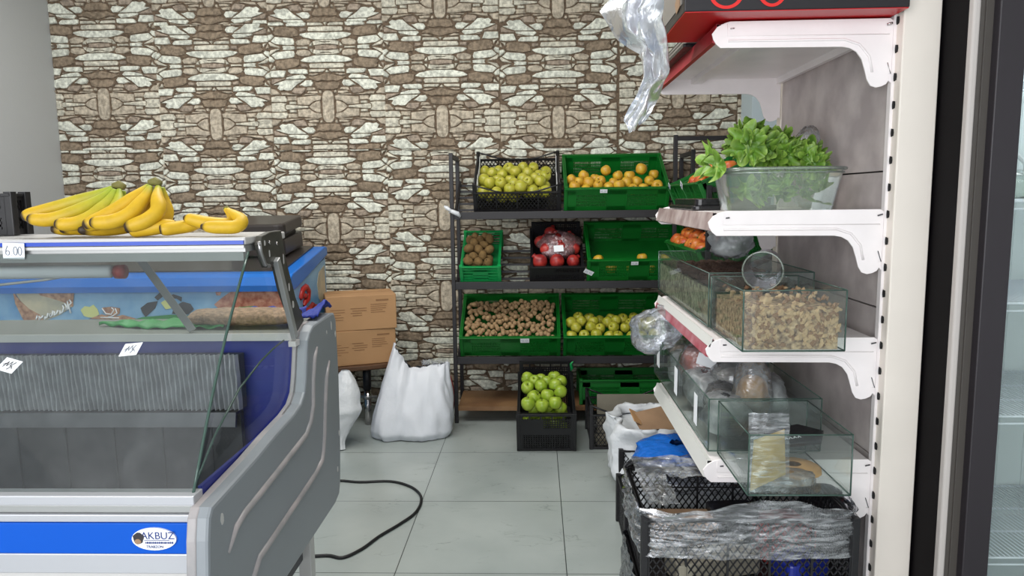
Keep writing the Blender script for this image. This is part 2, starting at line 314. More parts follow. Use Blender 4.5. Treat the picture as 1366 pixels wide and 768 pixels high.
# stone-effect relief panels: 0.70 m wide, pattern mirrored left/right and up/down
Q = [  # colour, outline of the stones in one quarter of the pattern
('t',[(665,668),(605,668),(605,560),(618,520),(640,505),(665,502)]),('t',[(490,668),(465,668),(500,635),(545,612),(583,604),(588,668)]),
('c',[(222,668),(225,645),(250,643),(460,660),(462,668)]),('c',[(262,642),(262,612),(335,612),(335,640)]),('t',[(245,605),(245,560),(345,560),(340,605)]),
('t',[(345,645),(345,572),(560,552),(598,560),(590,598),(520,612),(465,650)]),('c',[(78,668),(78,625),(170,620),(240,628),(218,650),(218,668)]),
('c',[(78,615),(75,565),(140,553),(225,556),(248,595),(236,618)]),('t',[(75,548),(78,480),(130,488),(175,535),(160,545)]),
('t',[(180,520),(240,522),(310,540),(400,548),(300,553),(190,545)]),('b',[(290,520),(320,475),(440,475),(430,515),(400,540),(330,535)]),
('t',[(410,553),(430,538),(560,545),(575,552)]),('t',[(450,530),(465,508),(560,512),(565,535),(520,540)]),('t',[(440,505),(455,472),(530,475),(545,498),(470,506)]),
('t',[(572,505),(590,500),(604,515),(600,532),(585,538),(573,525)]),
('w',[(178,503),(148,480),(170,445),(108,442),(165,420),(240,397),(300,397),(432,396),(360,440),(330,465),(290,502),(250,505),(215,495)]),
('w',[(235,390),(245,372),(330,352),(420,345),(452,375),(438,388),(300,392)]),('w',[(398,455),(372,455),(440,402),(500,400),(520,430),(500,462),(440,468)]),
('d',[(470,370),(560,362),(615,345),(665,335),(665,412),(610,408),(560,415),(520,400),(480,382)]),('d',[(532,442),(537,428),(600,420),(665,430),(665,500),(600,498),(555,488)]),
('b',[(88,430),(95,385),(225,378),(238,386),(165,410),(100,438)]),('b',[(252,365),(257,347),(320,345),(308,354)]),
('w',[(85,370),(80,305),(180,299),(248,306),(236,338),(222,372)]),('w',[(262,310),(270,294),(440,290),(466,300),(470,340),(440,342),(290,336)]),
('c',[(480,310),(482,297),(640,295),(644,308),(620,323),(540,325),(484,325)]),('t',[(472,352),(484,340),(560,335),(590,341),(520,362)]),('c',[(642,325),(665,296),(665,330)]),
('c',[(86,298),(118,274),(128,252),(138,262),(140,288)]),
('d',[(132,230),(150,207),(230,197),(310,184),(392,197),(390,248),(360,270),(250,290),(165,288),(142,270),(152,250)]),('b',[(400,240),(420,237),(474,247),(468,278),(402,276)]),
('w',[(397,207),(440,182),(540,160),(665,157),(665,225),(560,230),(470,228),(402,216)]),('c',[(480,252),(492,240),(665,237),(665,287),(492,282)]),
('w',[(100,150),(150,122),(280,107),(338,112),(346,140),(333,174),(280,183),(200,189),(145,194)]),('t',[(352,140),(367,107),(440,100),(498,112),(510,140),(498,163),(420,169),(372,155)]),
('w',[(72,190),(76,152),(108,167),(137,200),(118,223),(75,213)]),('c',[(76,138),(100,102),(180,87),(203,87),(140,120),(92,148)]),('w',[(217,100),(227,82),(343,82),(352,90),(340,98),(250,104)]),
('b',[(547,97),(552,82),(665,82),(665,106),(562,101)]),('c',[(527,140),(537,102),(665,114),(665,126),(600,131),(560,148)]),('c',[(548,154),(602,140),(665,133),(665,152)]),
('t',[(75,243),(108,235),(108,250),(85,288)]),('c',[(492,95),(528,92),(528,138),(507,118)]),('c',[(362,90),(366,83),(480,83),(480,92)])]
SC = {'w': '#dfe0d2', 'c': '#d3cebd', 't': '#bfb3a0', 'b': '#a79888', 'd': '#92826f'}
def clip(p, ax, lim, keep_less):
    out = []; n = len(p)
    for i in range(n):
        a, c = p[i], p[(i+1) % n]
        ia = (a[ax] <= lim) == keep_less or a[ax] == lim; ic = (c[ax] <= lim) == keep_less or c[ax] == lim
        if ia: out.append(a)
        if ia != ic:
            t = (lim-a[ax])/(c[ax]-a[ax]); out.append((a[0]+t*(c[0]-a[0]), a[1]+t*(c[1]-a[1])))
    return out
HP = .347
COLS = [(-2.632, [(9, 1.62, 1.896), (1.62, -1, 1.13)]), (-1.945, [(9, 2.349, 2.545), (2.349, 1.62, 1.763), (1.62, .85, 1.07), (.85, -1, .50)]),
        (-1.250, [(9, 2.35, 2.53), (2.35, 1.60, 1.858), (1.60, .84, 1.121), (.84, -1, .52)]), (-.560, [(9, 1.59, 1.759), (1.59, .80, 1.196), (.80, -1, .697)]),
        (.139, [(9, 1.59, 1.743), (1.59, .80, 1.18), (.80, -1, .68)]), (.850, [(9, 1.50, 1.906), (1.5, .8, 1.30), (.8, -1, .66)]), (1.55, [(9, -1, 1.75)])]
b = MB(); b.c = []
b.box((-2.95, WY, 0), (1.85, WY+.08, 2.86)); b.c += [lin('#6e5e4e')]*8
rr = random.Random(4)
for cx, zones in COLS:
    for zt, zb, zo in zones:
        zt, zb = min(zt, 2.86), max(zb, 0)
        for k in range(-6, 7):
            base = zo + 2*HP*k
            if base - HP > zt or base + HP < zb: continue
            for sv in (1, -1):
                for su in (-1, 1):
                    for ci, pl in Q:
                        pts = []
                        for x, y in pl:
                            u = min(1, max(0, (x-75)/590)); v = (668-y)/586
                            pts.append((cx - su*(1-u)*.35, base + sv*v*HP))
                        for ax, lim, kl in ((1, zt, True), (1, zb, False), (0, 1.215 if cx < 1.3 else 1.84, True), (0, -2.93, False)):
                            if len(pts) >= 3: pts = clip(pts, ax, lim, kl)
                        if len(pts) < 3: continue
                        gx = sum(p[0] for p in pts)/len(pts); gz = sum(p[1] for p in pts)/len(pts)
                        if max(p[0] for p in pl) >= 660: gx = cx
                        if max(p[1] for p in pl) >= 660: gz = base
                        if min(p[1] for p in pl) <= 84: gz = base + sv*HP
                        n = len(pts); r_ = max(hypot(p[0]-gx, p[1]-gz) for p in pts)
                        if r_ < .004: continue
                        dep = .007 + rr.random()*.004
                        vs = [(gx+(x-gx)*.99, WY, gz+(z-gz)*.975) for x, z in pts]
                        k1 = max(.7, 1-.004/r_)
                        vs += [(gx+(x-gx)*k1, WY-dep*.8, gz+(z-gz)*(k1-.02)) for x, z in pts]
                        k2 = .6
                        vs += [(gx+(x-gx)*k2, WY-dep*(1+.25*rr.random()), gz+(z-gz)*k2) for x, z in pts]
                        fs = [tuple(range(2*n, 3*n))]
                        for q in (0, 1):
                            for i in range(n): fs.append((q*n+i, q*n+(i+1) % n, (q+1)*n+(i+1) % n, (q+1)*n+i))
                        if (sum(pts[i][0]*pts[(i+1) % n][1]-pts[(i+1) % n][0]*pts[i][1] for i in range(n))) < 0: fs = [f[::-1] for f in fs]
                        c = lin(SC[ci]); j = 1+rr.uniform(-.07, .07); c = (c[0]*j, c[1]*j, c[2]*j, 1)
                        ce = c
                        b.add(vs, fs, 0, False, [ce]*n + [c]*(2*n))
struct(b.build('wall_back', 'stone'))

# ================================================================ refrigerated counter
CR = thing('display_counter', 'refrigerated glass-front display counter with grey moulded side and blue band, on white legs', 'display counter', (-1.35, 1.55, 0))
def rel(o, root):            # keep world coordinates of a part built in place
    o.parent = root; o.matrix_parent_inverse = root.matrix_world.inverted() if root.matrix_world != Matrix() else Matrix.Translation(-root.location); return o
def W_(mb, name, mats, root, **k):
    o = mb.build(name, mats, None, **k); o.parent = root
    o.matrix_parent_inverse = Matrix.Translation(root.location).inverted(); return o
CL = -2.25
# side panel profile in (Y, Z)
prof = [(1.125,.52),(1.132,.60),(1.143,.661),(1.150,.72),(1.159,.757),(1.172,.772),(1.368,.785),(1.48,.797),(1.60,.805),(1.655,.815),(1.685,.835),(1.70,.87),(1.712,.91),(1.725,.955),(1.745,.973),(1.775,.984),(1.93,.989),(1.965,.985),(1.98,.965),(1.985,.80),(1.972,.60),(1.955,.50),(1.94,.468),(1.90,.458),(1.50,.458),(1.18,.455),(1.14,.47)]
b = MB(); b.prism(prof, 'x', -.600, -.565, 0, bev=.006)
sp = W_(b, 'side_panel', ['grey_plastic', 'grey_rim', 'white_gloss'], CR)
b = MB(); b.prism([(y-.002 if y < 1.5 else y, z) for y, z in prof], 'x', -.604, -.586, 0)   # lighter flange behind the face
W_(b, 'side_flange', 'grey_rim', CR, bevel=.003)
def ridge(pts):
    b = MB(); n = len(pts); b.tube([(-.5655, y, z) for y, z in pts], [.0035]+[.0075]*(n-2)+[.0035], 8); return W_(b, 'pressed_rib', 'grey_rim', CR)
ridge([(1.795,.923),(1.768,.901),(1.748,.85),(1.738,.787),(1.715,.752),(1.674,.731),(1.48,.716),(1.296,.703),(1.258,.694),(1.222,.662)])
ridge([(1.896,.864),(1.858,.824),(1.835,.75),(1.819,.682),(1.805,.645),(1.789,.623),(1.736,.610),(1.60,.600),(1.447,.589),(1.355,.583),(1.32,.56),(1.31,.53)])
b = MB()
for y, z, r1, r2 in ((1.93,.955,.004,.012),(1.965,.925,.005,.009),(1.885,.945,.003,.005),(1.96,.64,.005,.008),(1.205,.735,.006,.011),(1.93,.545,.005,.008)):
    b.prism([(y+r1*cos(t*pi/5)*(1+.2*sin(t*3)), z+r2*sin(t*pi/5)) for t in range(10)], 'x', -.566, -.5642)
W_(b, 'paint_chip', 'white_gloss', CR)
# front fascia
def fas(name, mat, z0, z1, y0, y1, bev=.002):
    b = MB(); b.box((CL, y0, z0), (-.601, y1, z1)); return W_(b, name, mat, CR, bevel=bev)
fas('front_rail', 'alu', .770, .788, 1.180, 1.215); fas('front_rail', 'alu_grey', .755, .770, 1.184, 1.215); fas('front_rail', 'alu', .7405, .7545, 1.178, 1.2)
bd = fas('blue_band', 'blue_band', .683, .740, 1.176, 1.2); fas('lower_rail', 'alu', .645, .682, 1.178, 1.2); fas('front_panel', 'white_gloss', .36, .644, 1.186, 1.2)
# maker's oval sticker
b = MB(); b.prism([(-.673+.0395*cos(t*pi/16), .7125+.0205*sin(t*pi/16)) for t in range(32)], 'y', 1.1725, 1.176)
st = W_(b, 'maker_sticker', 'paper', CR)
TM = lambda x, z, y: Matrix.Translation((x, y, z)) @ FACE
text('sticker_text', 'AKBUZ', .0185, TM(-.666, .7185, 1.172), 'ink', st, .0003); text('sticker_text', 'TRABZON', .0065, TM(-.672, .6985, 1.172), 'ink', st, .0003)
b = MB(); b.box((-.690, 1.1715, .7105), (-.645, 1.1724, .7113)); rr = random.Random(3)
x = -.688
while x < -.640: w = rr.choice((.0012, .002, .0028)); b.box((x, 1.1715, .7045), (x+w, 1.1724, .7078)); x += w+.0012
W_(b, 'sticker_lines', 'ink', st)
b = MB(); b.prism([(-.7+.0095*cos(t*pi/7)*(1+.15*sin(t*2.3)), .7145+.0105*sin(t*pi/7)) for t in range(14)], 'y', 1.1712, 1.1724, 0); b.prism([(-.701+.006*cos(t*pi/5), .7085+.005*sin(t*pi/5)) for t in range(10)], 'y', 1.1708, 1.1712, 1)
W_(b, 'sticker_emblem', ['frame_dark', 'brown_paper'], st)
# interior tub
b = MB(); b.box((CL, 1.76, .55), (-.605, 1.775, .952)); W_(b, 'back_liner', 'liner_blue', CR)
b = MB(); b.box((CL, 1.215, .54), (-.605, 1.765, .555)); W_(b, 'display_deck', 'dark_steel', CR)
b = MB(); b.box((CL, 1.2, .555), (-.605, 1.214, .768)); W_(b, 'front_liner', 'dark_steel', CR)
b = MB(); b.box((-.612, 1.22, .555), (-.605, 1.76, .79)); W_(b, 'side_liner', 'liner_blue', CR)
b = MB(); b.prism([(1.735,.78),(1.70,.78),(1.692,.745),(1.70,.742),(1.708,.772),(1.735,.772)], 'x', CL, -.745); W_(b, 'inner_ledge', 'dark_steel', CR)
b = MB(); b.box((CL, 1.728, .56), (-.745, 1.745, .772)); W_(b, 'inner_riser', 'dark_steel', CR)
b = MB()
for i in range(12): b.box((-2.2+i*.125, 1.722, .57), (-2.195+i*.125, 1.7285, .765))
W_(b, 'riser_seam', 'dark_steel', CR)
# silver ribbed evaporator
def ev(u, v):
    x = CL + (-.735-CL)*u; z = .783+.142*v; ph = (x*2*pi/.0118)
    return (x+.0012*nz3(x*20, z*40, 1), 1.715 - .008*sin(ph) - .005*nz3(x*60, z*30, 0) - .012*v, z + .002*nz3(x*80, v*3, 2))
b = MB(); b.grid(ev, 1100, 10); W_(b, 'evaporator_fins', 'foil', CR)
b = MB(); b.box((CL, 1.722, .783), (-.737, 1.75, .92)); W_(b, 'evaporator_back', 'dark_steel', CR)
# dividers / trays lying on the deck
for x0, y0, w, d, rz in ((-1.24,1.30,.16,.12,.2),(-1.02,1.27,.13,.10,-.35),(-.86,1.26,.08,.05,.1),(-.74,1.262,.07,.045,-.05)):
    b = MB(); b.rbox((-w/2,-d/2,0),(w/2,d/2,.035),.012); b.rbox((-w/2+.01,-d/2+.01,.036),(w/2-.01,d/2-.01,.039),.01)
    o = b.build('plastic_tray', 'grey_rim', None); o.location = (x0, y0, .557); o.rotation_euler = (0, 0, rz)
    tag(o, 'grey plastic tray lying on the dark deck inside the glass counter', 'tray', 'trays inside the counter')
# rear deck, top shelf
b = MB(); b.box((CL, 1.735, .955), (-.606, 1.97, .970)); W_(b, 'rear_deck', 'deck_steel', CR); b = MB(); b.box((CL, 1.731, .953), (-.606, 1.736, .9715)); W_(b, 'deck_edge', 'white_gloss', CR)
b = MB(); b.box((CL, 1.93, .46), (-.606, 1.96, .955)); W_(b, 'rear_panel', 'white_gloss', CR)
b = MB(); b.box((CL, 1.503, 1.205), (-.615, 1.745, 1.222)); ts = W_(b, 'top_shelf', 'white_gloss', CR, bevel=.003)
b = MB(); b.box((CL, 1.4985, 1.2065), (-.618, 1.503, 1.2145)); W_(b, 'blue_stripe', 'blue_stripe', CR)
b = MB(); b.box((CL, 1.500, 1.198), (-.618, 1.503, 1.2045)); W_(b, 'white_trim', 'white_gloss', CR)
b = MB(); b.box((CL, 1.507, 1.190), (-.618, 1.70, 1.204)); b.box((CL, 1.500, 1.172), (-.62, 1.515, 1.190)); W_(b, 'glass_rail', 'alu_grey', CR)
b = MB(); b.tube([(CL, 1.56, 1.143), (-.945, 1.56, 1.146)], .0145, 14); lt = W_(b, 'lamp_tube', 'tube_white', CR)
b = MB(); b.tube([(-.945, 1.58, 1.143), (-.925, 1.58, 1.143)], .016, 12); W_(b, 'lamp_cap', 'deep_red', lt)
b = MB(); b.tube([(-1.32, 1.56, 1.108), (-1.2, 1.56, 1.118), (-1.10, 1.56, 1.128), (-1.02, 1.57, 1.14)], .003, 6); W_(b, 'lamp_wire', 'white_gloss', CR)
b = MB(); b.bar((-.95, 1.66, 1.19), (-.868, 1.76, .975), .022, .006, (.2, -.9, .3)); W_(b, 'glass_support', 'alu_grey', CR)
# glass
g0, g1 = Vector((0, 1.196, .786)), Vector((0, 1.500, 1.19))
b = MB(); b.grid(lambda u, v: (CL+(-.609-CL)*u, g0.y+(g1.y-g0.y)*v-.012*sin(pi*v), g0.z+(g1.z-g0.z)*v+.008*sin(pi*v)), 2, 10); W_(b, 'front_glass', 'glass_dusty', CR)
b = MB(); b.tube([(-.609, g0.y+(g1.y-g0.y)*v-.012*sin(pi*v), g0.z+(g1.z-g0.z)*v+.008*sin(pi*v)) for v in [i/10 for i in range(11)]], .0028, 6); W_(b, 'glass_edge', 'glass_edge', CR)
sg = [(1.20,.785),(1.35,.79),(1.50,.80),(1.62,.81),(1.68,.84),(1.712,.93),(1.70,.985),(1.60,1.17),(1.505,1.185)]
b = MB(); b.add([(-.606, y, z) for y, z in sg], [tuple(range(len(sg)))]); W_(b, 'side_glass', 'glass', CR)
cv = [(1.215,.80),(1.30,.858),(1.42,.915),(1.54,.945),(1.62,.957),(1.69,.962)]
b = MB(); b.tube([(-.612, y, z) for y, z in cv], .0022, 6); W_(b, 'glass_edge', 'glass_edge', CR)
# pivot bracket and arm
b = MB(); b.prism([(1.535,1.203),(1.548,1.221),(1.60,1.228),(1.668,1.228),(1.69,1.16),(1.745,1.06),(1.80,.992),(1.745,.974),(1.70,1.03),(1.655,1.09),(1.63,1.145),(1.595,1.160),(1.57,1.150),(1.552,1.17)], 'x', -.610, -.596, bev=.002)
W_(b, 'pivot_bracket', 'bracket_dark', CR)
b = MB(); b.bar((-.592, 1.615, 1.165), (-.592, 1.712, .965), .020, .012, (1, 0, 0)); W_(b, 'support_arm', 'alu_grey', CR, bevel=.0015)
b = MB(); b.tube([(-.60, 1.538, 1.21), (-.60, 1.545, 1.185), (-.60, 1.565, 1.158), (-.60, 1.59, 1.152)], .005, 8); W_(b, 'bracket_edge', 'steel', CR)
b = MB(); b.box((-.603, 1.695, .945), (-.585, 1.725, .958)); W_(b, 'arm_foot', 'white_gloss', CR)
for y, z, r1, r2 in ((1.672,1.16,.003,.012),(1.70,1.09,.004,.010),(1.722,1.045,.006,.009),(1.56,1.205,.004,.006),(1.585,1.18,.003,.008)):
    b = MB(); b.prism([(y+r1*cos(t*pi/4)*(1+.3*sin(t*3)), z+r2*sin(t*pi/4)) for t in range(8)], 'x', -.5965, -.5952); W_(b, 'paint_chip', 'white_gloss', CR)
b = MB(); 
for y, z in ((1.585,1.205),(1.63,1.20)): b.tube([(-.596, y, z), (-.593, y, z)], .004, 8)
W_(b, 'screw_head', 'chrome', CR)
for x in (-.655, -2.15):
    for y in (1.27, 1.90):
        b = MB(); b.rbox((x-.018, y-.018, 0), (x+.018, y+.018, .52), .003); W_(b, 'leg', 'white_gloss', CR)
b = MB(); b.box((-.70, 1.25, .38), (-.64, 1.92, .42)); b.box((-.69, 1.25, .20), (-.66, 1.92, .23)); W_(b, 'base_rail', 'white_gloss', CR)
b = MB(); b.box((CL, 1.25, .30), (-.66, 1.9, .45)); W_(b, 'machine_housing', 'dark_steel', CR)

# ---- paper notes
def note(x, y, z, w, h, rot, mat_scr, label, strokes, tilt=0, sh=0):
    M = Matrix.Translation((x, y, z)) @ Matrix.Rotation(tilt, 4, 'X') @ Matrix.Rotation(rot, 4, 'Y')
    t = thing('price_note', label, 'price note', M=M)
    b = MB(); b.prism([(-w/2-sh, -h/2), (w/2-sh, -h/2+.001), (w/2+sh, h/2), (-w/2+sh, h/2-.001)], 'y', 0, .0008); b.build('paper', 'paper', t)
    b = MB()
    for s in strokes: b.tube([(px*w, -.0008, pz*h) for px, pz in s], .0007, 5)
    b.build('handwriting', mat_scr, t); return t
def loop(cx, cz, rx, rz, a0=0, a1=360, n=12): return [(cx+rx*cos(radians(a0+(a1-a0)*i/n)), cz+rz*sin(radians(a0+(a1-a0)*i/n))) for i in range(n+1)]
note(-1.113, 1.4945, 1.1975, .047, .035, radians(3), 'ink_grey', 'white slip reading 6.00 stuck to the front edge of the counter top',
     [[(-.26,.32),(-.34,.1),(-.36,-.08)]+loop(-.27,-.12,.09,.14,180,520), loop(.09,.02,.09,.26,60,420), loop(.3,.02,.085,.26,60,420), [(-.1,-.27),(-.095,-.25)]])
scr = [[(-.3,-.2),(-.1,.25),(-.12,-.1),(.1,.3),(.08,-.05),(.3,.32)], [(-.35,-.05),(-.2,.1)], [(0,-.3),(.2,0),(.25,-.2)]]
note(-.790, 1.348, 1.014, .034, .027, radians(-4), 'ink_grey', 'white paper slip with scrawled marks on the glass below the support strut', scr, -.64, .004)
note(-1.020, 1.328, .988, .036, .029, radians(17), 'cord_black', 'tilted white paper slip with dark scrawl on the glass at the far left', scr, -.64, .003)

# ================================================================ bananas
def banana(b, pts, r0, seg=7, green=.4, tipdark=True):
    """pts: stem-end ... tip; smooth curve through them"""
    P = [Vector(p) for p in pts]; out = []; n = len(P)
    def cr(p0, p1, p2, p3, t): return .5*((2*p1)+(p2-p0)*t+(2*p0-5*p1+4*p2-p3)*t*t+(3*p1-p0-3*p2+p3)*t**3)
    for i in range(n-1):
        for k in range(5): out.append(cr(P[max(i-1, 0)], P[i], P[i+1], P[min(i+2, n-1)], k/5))
    out.append(P[-1]); N = len(out); rs = []; cs = []
    Yc, Gc, Dc = lin('#c9a21e'), lin('#8fa430'), lin('#33261a')
    for i in range(N):
        t = i/(N-1)
        r = r0*(.40+.60*min(1, max(0, (t-.07)/.30))**.8) * (1-.5*max(0, (t-.78)/.22)**2.2)
        if t > .95: r = r0*.42
        rs.append(r); g = max(0, 1-t/green) if green else 0
        c = tuple(Yc[k]*(1-g)+Gc[k]*g for k in range(3))+(1,)
        if t > .945 or (green == 0 and t < .04): c = Dc
        cs.append(c)
    return b.tube(out, rs, seg, 0, True, True, cs)
def bunch(label, fingers, crown, r0, green):
    t = thing('banana_bunch', label, 'banana bunch', (crown[0], crown[1], 1.2225), group='banana bunches on the counter top')
    for f in fingers:
        b = MB(); banana(b, f, r0, green=green); W_(b, 'banana', 'banana', t, subd=1)
    ck = .45 if r0 < .017 else 1
    b = MB(); b.tube([(crown[0]-.012*ck, crown[1], crown[2]+.001), (crown[0]+.002, crown[1], crown[2]+.004), (crown[0]+.014*ck, crown[1], crown[2]-.002)], [.007*ck, .010*ck, .007*ck], 8); W_(b, 'crown', 'crown', t)
    return t
c = (-.936, 1.60, 1.333)
B1 = bunch('large bunch of green-necked bananas, leftmost on the counter top', [
  [(c[0]-.012, c[1], c[2]-.002), (-.985,1.59,1.313), (-1.05,1.575,1.292), (-1.10,1.56,1.277), (-1.128,1.548,1.268)],
  [(c[0]-.006, c[1]-.01, c[2]-.004), (-.97,1.57,1.300), (-1.01,1.545,1.276), (-1.055,1.53,1.262), (-1.096,1.52,1.266)],
  [(c[0], c[1]-.013, c[2]-.006), (-.945,1.57,1.298), (-.965,1.54,1.268), (-.995,1.52,1.253), (-1.030,1.51,1.254)],
  [(c[0]+.006, c[1]-.008, c[2]-.006), (-.924,1.575,1.300), (-.925,1.55,1.272), (-.945,1.53,1.255), (-.975,1.52,1.247)],
  [(c[0]-.008, c[1]+.01, c[2]-.006), (-.97,1.62,1.29), (-1.02,1.615,1.262), (-1.06,1.60,1.245), (-1.088,1.585,1.245)],
  [(c[0]-.002, c[1]+.01, c[2]-.008), (-.955,1.61,1.285), (-.99,1.60,1.256), (-1.03,1.58,1.2415), (-1.075,1.562,1.2415)],
  [(c[0]+.006, c[1]+.006, c[2]-.008), (-.935,1.61,1.28), (-.955,1.60,1.25), (-.99,1.575,1.2415), (-1.045,1.545,1.2420)]], c, .0172, .75)
c = (-.845, 1.585, 1.339)
B2 = bunch('bunch of yellow bananas with a brown crown, second from the left on the counter top', [
  [(c[0]-.012, c[1], c[2]-.004), (-.872,1.57,1.315), (-.905,1.55,1.287), (-.94,1.53,1.263), (-.97,1.515,1.248)],
  [(c[0]-.004, c[1]-.01, c[2]-.006), (-.855,1.555,1.305), (-.875,1.53,1.272), (-.91,1.515,1.256), (-.951,1.508,1.256)],
  [(c[0]+.010, c[1]-.004, c[2]-.008), (-.825,1.555,1.308), (-.815,1.535,1.280), (-.835,1.52,1.258), (-.878,1.510,1.2435)],
  [(c[0]+.012, c[1]+.006, c[2]-.008), (-.832,1.595,1.30), (-.828,1.59,1.265), (-.85,1.57,1.245), (-.893,1.535,1.2415)],
  [(c[0], c[1]+.01, c[2]-.008), (-.86,1.60,1.29), (-.89,1.59,1.255), (-.93,1.57,1.2415), (-.984,1.515,1.2400)]], c, .0185, .22)
for i, (p, lb) in enumerate(([[(-.782,1.545,1.252),(-.80,1.543,1.248),(-.83,1.535,1.242),(-.858,1.53,1.239),(-.877,1.527,1.2365)], 'yellow loose banana lying next to the second bunch on the counter top'],
      [[(-.732,1.56,1.250),(-.745,1.555,1.247),(-.768,1.545,1.243),(-.790,1.530,1.240),(-.808,1.520,1.238)], 'short yellow loose banana between the longer loose one and the pair'])):
    b = MB(); banana(b, p, .0185 if i == 0 else .0165, green=0); o = b.build('loose_banana', 'banana', None, subd=1); tag(o, lb, 'banana', 'loose bananas on the counter top')
c = (-.683, 1.575, 1.277)
bunch('small bunch of two bananas, rightmost on the counter top', [
  [(c[0]-.002, c[1], c[2]+.004), (-.668,1.565,1.262), (-.672,1.555,1.248), (-.705,1.545,1.250), (-.735,1.54,1.256), (-.762,1.538,1.264)],
  [(c[0]+.004, c[1]-.004, c[2]+.002), (-.655,1.55,1.268), (-.634,1.535,1.255), (-.640,1.52,1.243), (-.675,1.512,1.2425), (-.712,1.508,1.2445)]], (c[0], c[1], c[2]+.003), .0165, .0001)
for i, (x, z, y) in enumerate(((-1.078,1.288,1.552),(-1.052,1.272,1.508),(-.935,1.281,1.498),)):
    pass

# ================================================================ racks
def rack(label, M, w, D, ztop, levels, tilt, board=None, zend=None):
    t = thing('metal_rack', label, 'rack', M=M, group=None)
    p = .022
    for x in (0, w-p):
        for y in (0, D-p):
            b = MB(); b.box((x, y, 0), (x+p, y+p, (zend if zend and x else ztop)-(.03 if y else 0))); b.build('upright', 'black_metal', t, bevel=.002)
        b = MB(); zz = zend if zend and x else ztop; b.box((x, p, zz-.03), (x+p, D-p, zz-.008)); b.build('top_bar', 'black_metal', t)
    ct, st_ = cos(tilt), sin(tilt)
    for z in levels:
        b = MB(); b.box((p, -.004, z-.021), (w-p, .018, z+.021)); b.build('shelf_rail', 'black_metal', t, bevel=.002)
        n = 6
        for k in range(1, n):
            y = .02 + k*(D-.05)/(n-1); zz = z + (y-.02)*math.tan(tilt) - .006
            b = MB(); b.box((p, y-.010, zz-.006), (w-p, y+.010, zz+.006)); b.build('shelf_slat', 'black_metal', t)
        for x in (p, w-p-.012):
            b = MB(); b.bar((x+.006, .012, z), (x+.006, D-.02, z+(D-.03)*math.tan(tilt)), .028, .012, (1, 0, 0)); b.build('shelf_side', 'black_metal', t)
    if board is not None:
        b = MB(); b.rbox((p, .004, board-.013), (w-p, D-.03, board+.013), .003, M=None); o = b.build('bottom_board', 'wood', t); o.rotation_euler = (.03, 0, 0)
    return t
R1 = TR(-.483, 4.04, 0)
rack('long black metal rack along the stone wall, with slanted shelves and a wooden bottom board', R1, 1.36, .345, 1.548, (1.200, .805, .373), radians(31), .088)
R2 = TR(.742, 3.975, 0, rz=-pi/2)
rack('black metal rack behind the lettuce, turned sideways beside the white gondola shelf', R2, .80, .36, 1.62, (1.20, .90, .50), radians(24), zend=1.34)

